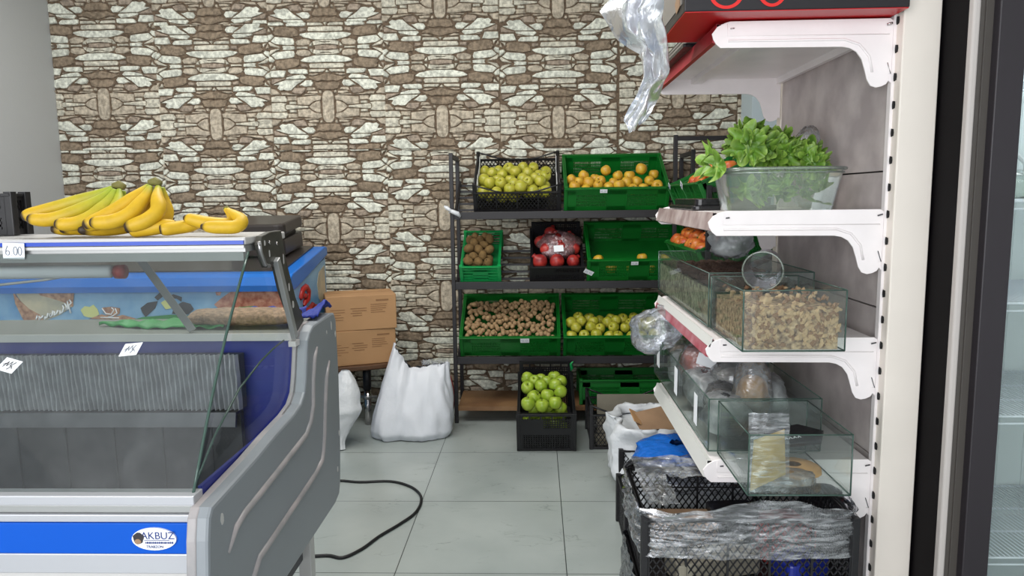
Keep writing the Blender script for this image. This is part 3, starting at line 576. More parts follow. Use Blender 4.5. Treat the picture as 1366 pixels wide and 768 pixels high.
# ================================================================ crates
def wall(b, P, u0, u1, z0, z1, style, nrm, th=.004):
    """P(u, z) -> point on the wall plane; nrm: outward normal"""
    N = Vector(nrm)*th/2
    def slab(a, c, z_0, z_1, k=1):
        vs = [P(a, z_0), P(c, z_0), P(c, z_1), P(a, z_1)]; n = N*k
        v8 = [v-n for v in vs]+[v+n for v in vs]
        b.add(v8, [(0,3,2,1),(4,5,6,7),(0,1,5,4),(1,2,6,5),(2,3,7,6),(3,0,4,7)])
    U = u1-u0; H = z1-z0
    if style == 'diamond':
        slab(u0, u1, z0, z0+.012, 1.6); slab(u0, u1, z1-.010, z1, 2); slab(u0, u0+.014, z0, z1, 2); slab(u1-.014, u1, z0, z1, 2)
        n = max(2, round(U/.12))
        for k in range(1, n): slab(u0+U*k/n-.003, u0+U*k/n+.003, z0, z1, 1.5)
        slab(u0, u1, z0+H*.66, z0+H*.66+.004, 1.3)
        s, ca = .021, math.tan(radians(55)); a0, a1, c0, c1 = u0+.01, u1-.01, z0+.01, z1-.008
        k = -int((c1-c0)/ca/s)-1
        while a0+k*s < a1:
            for sg in (1, -1):
                ua = a0+k*s; pu, pz, qu, qz = ua, c0, ua+(c1-c0)/ca, c1
                if sg < 0: pz, qz = qz, pz
                if qu > a0 and pu < a1:
                    sl = (qz-pz)/(qu-pu)
                    if pu < a0: pz += sl*(a0-pu); pu = a0
                    if qu > a1: qz -= sl*(qu-a1); qu = a1
                    b.bar(P(pu, pz), P(qu, qz), .0036, th*.8, nrm)
            k += 1
    elif style == 'slots':
        slab(u0, u1, z0, z0+H*.18, 1); slab(u0, u1, z1-.016, z1, 2.6); slab(u0, u1, z1-H*.3, z1-.016, 1); slab(u0, u0+U*.10, z0, z1, 1); slab(u1-U*.10, u1, z0, z1, 1)
        slab(u0+U*.40, u1-U*.40, z0, z1, 1)
        for a, c in ((u0+U*.10, u0+U*.40), (u1-U*.40, u1-U*.10)):
            n = max(6, int((c-a)/.0085)); zz0, zz1 = z0+H*.18, z1-H*.3
            for k in range(n): slab(a+(c-a)*k/n, a+(c-a)*(k+.55)/n, zz0, zz1, 1)
            for k in range(1, 4): z = zz0+(zz1-zz0)*k/4; slab(a, c, z-.0025, z+.0025, 1.05)
        for f in (.1, .4, .6, .9): slab(u0+U*f-.002, u0+U*f+.002, z0, z1-.016, 2)
    elif style == 'grid':
        slab(u0, u1, z0, z0+.014, 2); slab(u0, u1, z1-.016, z1, 2.6); slab(u0, u0+.02, z0, z1, 2.2); slab(u1-.02, u1, z0, z1, 2.2)
        slab(u0, u1, z0+H*.42, z0+H*.60, 1); slab(u0+.02, u0+U*.45, z0+H*.60, z0+H*.84, 1)
        s = .0125; k = 0
        while u0+.02+k*s < u1-.02: slab(u0+.02+k*s, u0+.02+k*s+.0055, z0+.012, z0+H*.86, .8); k += 1
        k = 0
        while z0+.02+k*s < z0+H*.86: slab(u0+.02, u1-.02, z0+.02+k*s, z0+.02+k*s+.0055, .8); k += 1
        for f in (.2, .4, .6, .8): slab(u0+U*f-.004, u0+U*f+.004, z0+H*.84, z1, 1)
    elif style == 'bars':
        slab(u0, u1, z0, z0+.012, 1.5); slab(u0, u1, z1-.009, z1, 2); slab(u0, u0+.01, z0, z1, 2); slab(u1-.01, u1, z0, z1, 2)
        slab(u0+U*.3, u1-U*.3, z0, z0+H*.6, 1)
        for k in range(1, 5): z = z0+H*k/5; slab(u0, u1, z-.004, z+.004, 1)
def crate(name, label, M, w, d, h, style, mat, group=None, handles=False, backh=None):
    t = thing(name, label, 'crate', M=M, group=group); bh = backh or h
    X = w/2
    for nm, P, u0, u1, nr, hh in (('crate_wall', lambda u, z: Vector((u, .003, z)), -X, X, (0, -1, 0), h), ('crate_wall', lambda u, z: Vector((u, d-.003, z)), -X, X, (0, 1, 0), bh),
                              ('crate_wall', lambda u, z: Vector((-X+.003, u, z)), 0, d, (-1, 0, 0), h), ('crate_wall', lambda u, z: Vector((X-.003, u, z)), 0, d, (1, 0, 0), h)):
        b = MB(); wall(b, P, u0, u1, 0, hh, style, nr); b.build(nm, mat, t)
    b = MB(); b.box((-X+.004, .004, .004), (X-.004, d-.004, .010)); b.build('crate_base', mat, t)
    b = MB(); e = .006 if style != 'slots' else .010
    for a, c in (((-X-e, -e), (X+e, .004)), ((-X-e, d-.004), (X+e, d+e)), ((-X-e, .004), (-X+.004, d-.004)), ((X-.004, .004), (X+e, d-.004))):
        b.box((a[0], a[1], h-.007), (c[0], c[1], h))
    b.build('rim', mat, t, bevel=.001)
    for sx in (-1, 1):
        for y in (.006, d-.006):
            b = MB(); b.rbox((sx*X-.010, y-.010, 0), (sx*X+.010, y+.010, h+(.05 if handles else .004)), .003); b.build('corner_post', mat, t)
    if handles:
        for y in (0, d):
            for sx in (-1, 1):
                b = MB(); b.tube([(sx*X, y, h+.045), (sx*X*.75, y, h+.026), (sx*X*.5, y, h+.006), (sx*X*.3, y, h-.002)], .005, 6); b.build('handle_bar', mat, t)
        for sx in (-1, 1):
            b = MB(); b.tube([(sx*X, 0, h+.045), (sx*X, d, h+.045)], .005, 6); b.build('handle_bar', mat, t)
    return t
# ---- fruit
def fruit_mesh(name, mat, r, kind):
    b = MB()
    if kind == 'apple':
        pr = [(.06,-.80),(.3,-.90),(.55,-.86),(.80,-.62),(.95,-.25),(1.0,.10),(.95,.45),(.80,.72),(.58,.88),(.36,.90),(.18,.80),(.04,.66)]
        b.lathe([(x*r, z*r) for x, z in pr], 14, 0, wob=.05); b.tube([(0, 0, r*.6), (r*.1, 0, r*1.08)], r*.06, 5, 1)
    elif kind == 'round':
        pr = [(.05*1, -.97)]+[(cos(radians(a)), sin(radians(a))*.96) for a in range(-65, 80, 18)]+[(.05, .97)]
        b.lathe([(x*r, z*r) for x, z in pr], 12, 0, wob=.06)
    elif kind == 'kiwi':
        pr = [(.05, -1.25)]+[(cos(radians(a)), sin(radians(a))*1.25) for a in range(-65, 80, 20)]+[(.05, 1.25)]
        b.lathe([(x*r, z*r) for x, z in pr], 12, 0, wob=.05); b.tube([(0, 0, 1.22*r), (0, 0, 1.32*r)], r*.15, 6, 1)
    elif kind == 'walnut':
        pr = [(.05, -1.08)]+[(cos(radians(a)), sin(radians(a))*1.08) for a in range(-60, 75, 30)]+[(.05, 1.1)]
        b.lathe([(x*r, z*r) for x, z in pr], 9, 0, wob=.18)
    elif kind == 'pomegranate':
        pr = [(.05, -.95)]+[(cos(radians(a)), sin(radians(a))*.95) for a in range(-65, 60, 18)]+[(.34, .98), (.26, 1.08), (.34, 1.26), (.24, 1.24), (.16, 1.08)]
        b.lathe([(x*r, z*r) for x, z in pr], 14, 0, wob=.06)
    me = b.build(name, [mat, 'stem']); return me
def fill(proto, M, pts, rr, label, cat, group):
    """copies of one fruit at crate-local points"""
    first = True
    for x, y, z in pts:
        o = proto if first else proto.copy()
        if not first: COL.objects.link(o)
        first = False
        k = rr.uniform(.88, 1.05)
        o.matrix_world = Matrix.Translation(M @ Vector((x, y, z))) @ Matrix.Rotation(rr.uniform(0, 6.28), 4, 'Z') @ Matrix.Rotation(rr.uniform(-1.5, 1.5), 4, 'X') @ Matrix.Diagonal((k, k, k, 1))
        tag(o, label, cat, group)
def hexpts(w, d, r, top, layers, rr, jit=.12, x0=None, x1=None, y0=None, keep=None):
    """top(x, y): local height of the highest fruit centre; 'layers' deep below it"""
    a, c = (x0 if x0 is not None else -w/2)+r+.006, (x1 if x1 is not None else w/2)-r-.006; out = []; sy = 2.05*r*.87; sx = 2.05*r
    for l in range(layers):
        j = 0; y = (y0 if y0 is not None else 0)+r+.008
        while y + (l % 2)*sy*.6 < d-r-.006:
            x = a + ((j+l) % 2)*r
            while x <= c+1e-6:
                yy = y + (l % 2)*sy*.6; z = top(x, yy) - l*1.65*r
                if z > r+.01 and (not keep or keep(x, yy, l)): out.append((x+rr.uniform(-jit, jit)*r*.5, yy+rr.uniform(-jit, jit)*r*.5, z+rr.uniform(-jit, jit)*r))
                x += sx
            y += sy; j += 1
    return out
rr = random.Random(8)
T1 = radians(31)
def on1(x0, x1, lv): return TR((x0+x1)/2, 4.068, lv+.020, rx=T1)
# top shelf
M = on1(-.345, .135, 1.20)
crate('lattice_crate', 'black diamond-lattice crate of yellow-green apples, at the left of the top rack shelf', M, .47, .385, .125, 'diamond', 'black_plastic', handles=True)
b = MB(); 
for sx in (-1, 1): b.grid(lambda u, v, sx=sx: (sx*(.222)+.004*nz3(u*5, v*5, sx), .03+.33*u, .06+.10*v+.012*sin(u*9)), 8, 3)
o = b.build('paper_liner', 'paper', None, solid=.001, M=M); tag(o, 'white paper lining the sides of the black lattice crate on the top rack shelf', 'paper liner')
fill(fruit_mesh('apple', 'apple_green', .0345, 'apple'), M, hexpts(.46, .385, .0345, lambda x, y: .118+.035*nz3(x*9, y*7, 3)-.05*max(0, (y-.26)/.12), 2, rr, .5), rr, 'yellow-green apple in the black lattice crate on the top rack shelf', 'apple', 'apples in the black lattice crate on the rack')
M = on1(.165, .725, 1.20)
crate('green_crate', 'green plastic crate of yellow apples, on the top shelf of the long rack', M, .56, .385, .145, 'slots', 'green_plastic')
fill(fruit_mesh('apple', 'apple_yellow', .0315, 'apple'), M, [(x, y, z+(.028 if rr.random() < .25 else 0)) for x, y, z in hexpts(.55, .23, .0315, lambda x, y: .128+.02*nz3(x*8, y*9, 1)-.12*max(0, y-.10), 1, rr, .6)], rr, 'yellow apple in the green crate on the top shelf of the long rack', 'apple', 'yellow apples in the top green crate')
# middle shelf
M = on1(-.430, -.205, .805)
crate('small_green_crate', 'small bright green crate of kiwi fruit, at the left of the middle rack shelf', M, .215, .36, .105, 'bars', 'green_bright')
fill(fruit_mesh('kiwi', 'kiwi', .0255, 'kiwi'), M, hexpts(.21, .33, .028, lambda x, y: .098+.02*nz3(x*9, y*9, 5)+.03*sin(min(1, y/.3)*3), 2, rr, .25), rr, 'brown kiwi fruit in the small green crate on the middle rack shelf', 'kiwi', 'kiwi fruit in the small green crate')
M = on1(-.035, .265, .805)
crate('black_crate', 'black crate of pomegranates on the middle rack shelf', M, .29, .385, .10, 'grid', 'black_plastic', backh=.15)
pp = [(-.095,.06,.095),(0,.055,.098),(.092,.065,.092),(-.06,.14,.12),(.03,.15,.125),(.10,.16,.11),(-.09,.23,.11),(0,.245,.115),(.085,.26,.11),(-.03,.32,.11)]
fill(fruit_mesh('pomegranate', 'pomegranate', .041, 'pomegranate'), M, pp, rr, 'red pomegranate in the black crate on the middle rack shelf', 'pomegranate', 'pomegranates on the middle rack shelf')
b = MB()
def bagf(u, v):
    a = 2*pi*u; R = sin(pi*min(.98, max(.02, v)))**.6; n = 1+.22*nz3(cos(a)*2, sin(a)*2, v*4)
    return (.015+.125*R*cos(a)*n, .22+.115*R*sin(a)*n-.02, .105+.085*(v-.5)*2*.9+.02*nz3(cos(a)*3, sin(a)*3, v*3))
b.grid(bagf, 22, 12, closed_u=True); o = b.build('net_bag', 'net_bag', None, M=M); tag(o, 'pink see-through bag of pomegranates in the black crate on the middle rack shelf', 'bag')
b = MB(); b.box((-.027, -.001, -.018), (.027, .001, .018)); pl = b.build('bag_label', 'paper', o); pl.location = (.01, .085, .165); pl.rotation_euler = (-.9, 0, .1)
M = on1(.285, .86, .805)
crate('green_crate', 'nearly empty green crate on the middle rack shelf', M, .56, .385, .145, 'slots', 'green_plastic')
fill(fruit_mesh('apple', 'apple_yellow', .030, 'apple'), M, [(-.225, .05, .105), (.02, .05, .115), (-.03, .04, .05), (.07, .045, .05), (-.15, .045, .05)], rr, 'yellow fruit left in the nearly empty green crate on the middle rack shelf', 'apple', 'fruit in the nearly empty green crate')
# lower shelf
M = on1(-.435, .125, .373)
crate('green_crate', 'green crate full of walnuts on the lowest slanted rack shelf', M, .555, .385, .145, 'slots', 'green_plastic')
fill(fruit_mesh('walnut', 'walnut', .0150, 'walnut'), M, [(x, y, z+(.012 if rr.random() < .22 else 0)) for x, y, z in hexpts(.535, .385, .0150, lambda x, y: .126+.016*nz3(x*11, y*11, 2)-.03*max(0, (y-.28)/.1), 1, rr, 1.1)], rr, 'walnut in the green crate on the lowest slanted rack shelf', 'walnut', 'walnuts in the green crate')
M = on1(.155, .72, .373)
crate('green_crate', 'green crate half filled with greenish apples, right of the walnut crate', M, .56, .385, .145, 'slots', 'green_plastic')
fill(fruit_mesh('apple', 'apple_green', .0325, 'apple'), M, hexpts(.55, .27, .0325, lambda x, y: .118+.02*nz3(x*8, y*8, 7)-.25*max(0, (y-.15)), 1, rr, .6), rr, 'yellow-green apple in the green crate right of the walnuts', 'apple', 'apples in the crate right of the walnuts')
# price slips on the crates
def slip(M, x, y, z, label, rot=0, w=.040, h=.022, bend=0):
    Mx = M @ Matrix.Translation((x, y, z)) @ Matrix.Rotation(rot, 4, 'Y')
    t = thing('price_slip', label, 'price slip', M=Mx)
    b = MB(); b.box((-w/2, -.001, -h/2), (w/2, 0, h/2)); b.build('paper', 'paper', t)
    b = MB(); k = w*.8/5
    for i in range(5):
        x0 = -w*.4+k*i
        if i != 2: b.tube([(x0, -.0014, -h*.18), (x0+k*.4, -.0014, h*.22), (x0+k*.7, -.0014, -h*.2)], .0005, 4)
        else: b.tube([(x0+k*.4, -.0014, -h*.2), (x0+k*.45, -.0014, -h*.16)], .0006, 4)
    b.build('handwriting', 'ink', t)
slip(on1(.165, .725, 1.20), -.075, -.018, .135, 'white price slip on the rim of the top green crate of yellow apples')
slip(on1(-.035, .265, .805), .175, -.020, .075, 'tilted white price slip on the right corner of the black pomegranate crate', radians(28), .055, .028)
slip(on1(.285, .86, .805), -.030, -.018, .132, 'white price slip on the rim of the nearly empty green crate')
slip(on1(-.435, .125, .373), .085, -.018, .133, 'white price slip on the rim of the walnut crate', 0, .050, .030)
# side rack crates (only partly seen behind the gondola)
T2 = radians(24)
def on2(a, lv): return R2 @ Matrix.Translation((a, .022, lv+.020)) @ Matrix.Rotation(T2, 4, 'X')
for a, lv, lb, n in ((.21, 1.20, 'green crate on the top of the sideways rack, next to the long rack', 0), (.59, 1.20, 'green crate on the top of the sideways rack, behind the lettuce', 4),
                  (.21, .90, 'green crate on the second level of the sideways rack, farther one', 3), (.59, .90, 'green crate of ripe red-orange apples on the second level of the sideways rack', 7),
                  (.21, .50, 'green crate on the lowest level of the sideways rack, farther one', 0), (.59, .50, 'green crate on the lowest level of the sideways rack, nearer one', 0)):
    M = on2(a, lv); crate('green_crate', lb, M, .36, .36, .145, 'slots', 'green_plastic')
    if n:
        pts = hexpts(.35, .30, .036, lambda x, y: .135+.03*nz3(x*8, y*8, lv), 1, rr, .2)[:n*3]
        fill(fruit_mesh('apple', 'apple_red', .036, 'apple'), M, pts, rr, 'red-orange apple in the ' + ('upper crate behind the lettuce' if lv > 1.1 else 'far second-level crate of the sideways rack' if a < .4 else 'near second-level crate of the sideways rack'), 'apple', 'apples in the ' + lb)
slip(on2(.22, 1.20), -.03, -.016, .145, 'tilted white price slip on the far top crate of the sideways rack', radians(-25), .05, .022)
slip(on2(.64, 1.20), -.14, -.016, .145, 'tilted white price slip left of the lettuce on the sideways rack', radians(-25), .06, .024)
# crates on the floor
M = TR(.043, 3.575, .004, rx=radians(17))
crate('tall_black_crate', 'tall black crate of bright green apples leaning back against the rack, on the floor', M, .285, .40, .225, 'grid', 'black_plastic', backh=.30)
fill(fruit_mesh('apple', 'apple_lime', .0345, 'apple'), M, hexpts(.275, .385, .0345, lambda x, y: .235+.045*sin(pi*min(1, max(0, y/.33)))+.02*nz3(x*9, y*9, 4), 4, rr, .3, keep=lambda x, y, l: l < 1 or y < .11), rr, 'bright green apple in the tall black crate on the floor', 'apple', 'green apples in the tall black floor crate')
b = MB(); b.tube([(0, 0, -.02), (.006, 0, 0), (0, .004, .025), (.012, 0, .04)], [.003, .009, .008, .003], 6); o = b.build('ribbon', 'green_bright', None, M=M @ Matrix.Translation((.14, .39, .26))); tag(o, 'small green ribbon tied to the back corner of the tall black floor crate', 'ribbon')
M = TR(.475, 3.60, .002)
crate('lattice_crate', 'black lattice crate on the floor with grey cardboard inside, right of the green apples', M, .40, .34, .185, 'diamond', 'black_plastic', handles=True)
b = MB(); b.box((-.155, .20, .02), (.185, .206, .235)); b.box((-.17, .03, .012), (.17, .19, .018)); o = b.build('cardboard_sheet', 'grey_board', None, M=M); tag(o, 'grey-brown cardboard sheet standing in the black floor crate', 'cardboard')
M = TR(.50, 4.02, .16)
crate('green_crate', 'green crate pushed onto the wooden bottom board, behind the black floor crate', TR(.53, 4.06, .106), .56, .30, .145, 'slots', 'green_plastic')
b = MB(); b.tube([(-.02, 0, .012), (0, -.01, .0), (.03, -.006, -.012), (.045, 0, -.03)], [.004, .012, .014, .007], 8); b.tube([(-.02, .002, -.008), (0, -.008, 0), (-.03, -.004, .02), (-.045, 0, .03)], [.004, .010, .012, .005], 8)
o = b.build('plastic_tie', 'white_bag', None, M=TR(-.468, 4.028, 1.225)); tag(o, 'white plastic strip tied to the left upright of the long rack', 'plastic tie')

# ================================================================ things behind the counter and by the wall
FZ = thing('chest_freezer', 'blue chest freezer with ice-cream pictures, standing behind the counter', 'freezer', (-2.2, 3.8, 0))
XR = -1.215; XL = -3.0+.09
b = MB(); b.rbox((XL, 3.50, .05), (XR, 4.08, .86), .02); W_(b, 'cabinet', 'sky_paint', FZ)
rimp = [(3.47,.855),(3.46,.885),(3.47,.925),(3.50,.94),(4.06,1.035),(4.10,1.03),(4.10,.985),(3.55,.86)]
b = MB(); b.prism(rimp, 'x', XL, XR+.012, bev=.006); W_(b, 'lid_rim', 'rim_blue', FZ)
b = MB(); b.prism([(3.54,.948),(4.04,1.033),(4.04,1.040),(3.54,.955)], 'x', XL+.05, XR-.05); W_(b, 'glass_lid', 'dark_case', FZ)
b = MB(); b.prism([(3.52,.855),(4.075,.97),(4.075,.10),(3.52,.10)], 'x', XR, XR+.004); W_(b, 'side_picture', 'sky_paint', FZ)
b = MB(); b.prism([(3.90,.84),(3.94,.90),(4.05,.93),(4.055,.74),(3.98,.70),(3.92,.76)], 'x', XR+.004, XR+.006); W_(b, 'side_cone', 'cone_cream', FZ)
b = MB()
for pts in ([(3.60,.80),(3.64,.84),(3.70,.85),(3.74,.82),(3.72,.78),(3.66,.77),(3.64,.74),(3.72,.72),(3.80,.74)], [(3.62,.72),(3.75,.69),(3.86,.72)], [(3.66,.81),(3.69,.80)]): b.tube([(XR+.006, y, z) for y, z in pts], .016, 6)
W_(b, 'side_swirl', 'deep_red', FZ)
Yf = 3.498
def art(name, mat, polys, y=Yf):
    b = MB()
    for p in polys: b.prism(p, 'y', y-.002, y)
    return W_(b, name, mat, FZ)
def px(x): return -2.695 + x*(2.695-1.10)/425.0
def pzv(y): return .876 - (y-385)*.0038
def pp_(l): return [(px(x), pzv(y)) for x, y in l]
art('picture_ice_cream', 'cone_cream', [pp_([(20,388),(96,388),(99,408),(80,420),(58,428),(40,424)])])
art('picture_cone', 'waffle', [pp_([(18,388),(26,400),(38,412),(52,420),(60,432),(56,446),(40,440),(28,425),(20,405)]), pp_([(50,388),(102,388),(98,410),(88,404),(70,398),(55,394)])], Yf-.002)
b = MB(); x = 46; pts = []
sc = [(47,426),(49,421),(52,422),(51,427),(54,424),(57,421),(60,422),(58,426),(62,423),(64,418),(67,418),(65,424),(69,421),(71,414),(73,416),(72,421),(76,418),(78,414),(81,414),(80,419),(84,416),(86,411),(85,407),(88,405),(90,409),(89,415),(92,412),(92,402),(95,400),(97,404),(93,408),(95,418)]
b.tube([(px(x), Yf-.006, pzv(y)) for x, y in sc], .0045, 5); W_(b, 'picture_lettering', 'paper', FZ)
art('picture_flower', 'flower_yellow', [pp_([(108,414),(114,409),(121,410),(126,407),(131,413),(133,420),(126,424),(118,424),(112,422)]), pp_([(218,405),(230,398),(236,404),(234,412),(224,414)])])
art('picture_rose', 'waffle', [pp_([(138,411),(150,410),(162,412),(161,419),(154,423),(144,422),(139,417)]), pp_([(118,426),(136,420),(150,424),(165,421),(190,428)])], Yf-.001)
b = MB()
for l in ([(138,412),(143,419),(150,420),(154,414),(151,411)], [(156,412),(158,418),(152,422),(144,424)], [(135,424),(160,425)]): b.tube([(px(x), Yf-.005, pzv(y)) for x, y in l], .003, 5)
W_(b, 'picture_outline', 'paper', FZ)
art('picture_leaf', 'dark_shape', [pp_([(190,412),(200,405),(214,403),(210,412),(196,424),(192,418)]), pp_([(210,398),(222,388),(230,388),(220,398),(214,402)]), pp_([(232,420),(236,410),(248,404),(258,407),(262,414),(254,421)]), pp_([(224,397),(236,394),(247,398),(246,404),(240,400),(228,399)])], Yf-.001)
art('picture_meadow', 'grass_green', [pp_([(160,440),(175,428),(192,424),(232,421),(262,423),(290,418),(305,421),(320,412),(345,410),(336,420),(318,430),(300,440),(260,446),(200,446)])], Yf-.003)
art('picture_hazel', 'brick_brown', [pp_([(292,388),(302,388),(299,396),(294,396)]), pp_([(290,408),(300,400),(312,392),(330,388),(395,388),(396,414),(330,416),(312,412),(296,414)])], Yf-.002)
AP = thing('countertop_appliance', 'dark grey slab-shaped machine in two layers on the freezer behind the bananas', 'appliance', (-1.475, 3.90, 1.026))
AP.rotation_euler = (radians(8), 0, radians(-4))
b = MB(); b.rbox((-.155,-.15,.0),(.155,.15,.085),.035); b.build('machine_base', 'dark_case', AP, bevel=.006)
b = MB(); b.rbox((-.13,-.125,.085),(.13,.125,.112),.03); b.build('machine_gap', 'black_plastic', AP)
b = MB(); b.rbox((-.17,-.155,.112),(.165,.15,.172),.045); b.build('machine_lid', 'dark_case', AP, bevel=.012)
# things on the rear deck of the counter
b = MB()
def gm(u, v): w = min(1, u*2.2); return (-1.17+.36*u, 1.86-.055*w+(.115*w)*v, .9725+.010*abs(nz3(u*9, v*3, 1))+.006*sin(pi*v)+.003*sin(u*40)+(.035*(u-.8)/.2*v if u > .8 else 0))
b.grid(gm, 40, 8); o = b.build('green_cloth', 'grass_green', None, solid=.003); tag(o, 'crumpled green sheet lying on the rear deck of the counter behind the glass', 'cloth')
b = MB()
b.grid(lambda u, v: (-.900+.265*u, 1.85+.055*cos(2*pi*v)*(1+.1*nz3(u*9, v*5, 2)), .996+.023*sin(2*pi*v)*(sin(pi*(u*.96+.02))**.12)*(1+.15*nz3(u*10, v*6, 0))), 30, 12)
o = b.build('grain_bag', 'grain', None); tag(o, 'long flat bag of brown grain lying on the rear deck of the counter', 'bag')
b = MB(); b.grid(lambda u, v: (-.80+.16*u, 1.94+.02*v, .975+.028*v+.004*sin(u*20)), 12, 4); o = b.build('navy_cloth', 'blue_cloth', None, solid=.002); tag(o, 'dark blue cloth strip behind the grain bag on the counter deck', 'cloth')
def bc(u, v): return (-.625+.055*u, 1.83+.13*v, .994+.008*nz3(u*6, v*6, 3)+.022*sin(pi*v)*u+.012*u*(1 if v > .5 else .2))
b = MB(); b.grid(bc, 14, 14); o = b.build('blue_cloth', 'blue_cloth', None, solid=.004); tag(o, 'crumpled royal blue cloth on the rear corner of the counter', 'cloth')
b = MB(); b.box((-.006,-.002,0),(.010,.002,.045)); o = b.build('white_tag', 'paper', None, M=TR(-.618, 1.79, .990, rx=-.15, ry=-.2)); tag(o, 'small white tag on the rear counter corner next to the blue cloth', 'tag')
M = TR(-1.34, 1.665, 1.224)
crate('black_crate', 'black crate on the far left end of the counter top', M, .20, .06, .098, 'grid', 'black_plastic')
# stool with cartons
ST = thing('wooden_stool', 'low table with a brown wooden top on a steel post under the cardboard boxes', 'table', (-1.02, 4.06, 0))
RZ = radians(22)
MS = TR(-.995, 4.01, 0, rz=RZ)
b = MB(); b.prism([(-.19,-.11),(.0,-.125),(.18,-.10),(.20,.02),(.17,.16),(-.17,.17)], 'z', .352, .380, M=MS, bev=.006); W_(b, 'table_top', 'wood_dark', ST)
b = MB(); b.tube([(-.985, 4.03, 0), (-.985, 4.03, .21)], .021, 14); W_(b, 'steel_post', 'chrome', ST)
b = MB(); b.tube([(-.985, 4.03, .21), (-.985, 4.03, .352)], .024, 14); W_(b, 'black_collar', 'black_plastic', ST)
b = MB(); b.tube([(-1.04, 4.03, .165), (-.93, 4.03, .165)], .008, 8); b.tube([(-.985, 4.03, .155), (-.985, 4.03, .175)], .028, 12); W_(b, 'post_ring', 'steel', ST)
b = MB(); b.tube([(-1.12, 4.10, 0), (-1.12, 4.10, .352)], .018, 10); W_(b, 'steel_post', 'chrome', ST)
def carton(label, z, h, w, d, dx, dr, seed):
    M = TR(-1.005+dx, 4.01, z, rz=RZ+dr)
    t = thing('cardboard_box', label, 'cardboard box', M=M)
    b = MB(); b.box((-w/2, -.10, 0), (w/2, -.10+d, h)); b.build('carton', 'cardboard', t, bevel=.004)
    b = MB(); b.box((-w/2-.001, -.10+d*.5-.001, h), (w/2+.001, -.10+d*.5+.001, h+.001)); b.build('flap_seam', 'cardboard_print', t)
    b = MB(); r = random.Random(seed)
    for k in range(4): b.box((-.06+.01*(k % 2), -.1012, h*.62-k*.013), (-.06+.06+r.random()*.03, -.1002, h*.62-k*.013+.004))
    for k in range(5): b.box((.05, -.1012, h*.72-k*.011), (.05+.05+r.random()*.05, -.1002, h*.72-k*.011+.003))
    b.box((.08, -.1012, h*.82), (.15, -.1002, h*.82+.009))
    for k in range(5): b.box((-.17, -.1012, h*.6-k*.014), (-.17+.05+r.random()*.05, -.1002, h*.6-k*.014+.003))
    b.build('print', 'cardboard_print', t)
carton('brown cardboard box, the lower of the two stacked by the wall', .381, .195, .37, .26, -.005, 0, 1)
carton('brown cardboard box, the upper of the two stacked by the wall', .577, .195, .385, .26, .0, radians(-3), 2)
# sacks
def sackf(cx, cy, rx, ry, ztop, sd, lean=0, tail=0):
    def f(u, v):
        a = 2*pi*u; ca, sa = cos(a), sin(a)
        zt = ztop(ca)
        if ca < 0: rxl = rx*(1-.58*v)
        else: rxl = rx
        sq = 1/max(abs(ca)**2.6+abs(sa)**2.6, 1e-6)**(1/2.6)
        wx = rxl*(1+.06*sin(pi*min(1, v*1.3))-.10*v)*sq; wy = (ry*(1-v)**.55*(1+.15*sin(pi*v))+.012)*sq
        if v < .08: wx *= .93+.07*v/.08; wy *= .85+.15*v/.08
        fold = .016*nz3(ca*3.2+sd, sa*2.2, v*1.8) + .012*nz3(ca*7+v*2, sa*5+sd, v*3) + .003*nz3(ca*14+v*5, sa*9, v*5)
        return (cx+(wx+fold)*ca+lean*v, cy+(wy+fold*1.3)*sa+.03*v, .004+zt*v + (.012*nz3(ca*9, sa*9, sd) if v > .95 else 0))
    return f
b = MB(); zt = lambda c: (.365+.14*(-c)**1.2) if c < 0 else .365+.03*c
b.grid(sackf(-.705, 3.86, .232, .15, zt, 1.0), 72, 40, closed_u=True)
SK = thing('woven_sack', 'large white woven sack with a frayed open top, standing left of the long rack', 'sack', (-.705, 3.86, 0))
W_(b, 'sack_body', 'sack', SK)
b = MB(); r = random.Random(5)
for k in range(90):
    x = -.64+.15*r.random(); y = 3.875+.03*r.random(); z = .375+.012*r.random(); dx, dz = r.uniform(-.02, .02), r.uniform(.012, .04)
    b.tube([(x, y, z), (x+dx*.4, y-.005, z+dz*.8), (x+dx, y-.01, z+dz*(.6+.4*r.random()))], .0009, 3)
W_(b, 'frayed_threads', 'sack', SK)
b = MB()
def sk2(u, v):
    a = 2*pi*u; ca, sa = cos(a), sin(a)
    w = [(.0,.030),(.08,.024),(.18,.035),(.35,.075),(.5,.105),(.7,.085),(.88,.055),(1,.02)]
    for (a0, w0), (a1, w1) in zip(w, w[1:]):
        if a0 <= v <= a1: q = w0+(w1-w0)*(v-a0)/(a1-a0); break
    n = .008*nz3(ca*3, sa*3, v*6)
    return (-1.035+(q+n)*ca+.02*v-(.005 if v > .2 else .02*(.2-v)), 3.60+(q*.7+n)*sa+.10*v, .006+.395*v)
b.grid(sk2, 32, 30, closed_u=True); b.grid(lambda u, v: (-1.035+.03*cos(2*pi*u)*(1-v), 3.60+.02*sin(2*pi*u)*(1-v), .006-.003*v), 16, 1, closed_u=True)
o = b.build('white_plastic_bag', 'white_bag', None); tag(o, 'white plastic bag with a narrow tail reaching the floor, beside the grey counter side', 'plastic bag')
b = MB(); b.grid(lambda u, v: (-.515+.03*cos(2*pi*u)*sin(pi*(v*.9+.05)), 4.09+.03*sin(2*pi*u)*sin(pi*(v*.9+.05)), .005+.28*v), 14, 12, closed_u=True)
o = b.build('red_bag', 'red_plastic', None); tag(o, 'narrow red plastic bag between the white sack and the left leg of the long rack', 'bag')
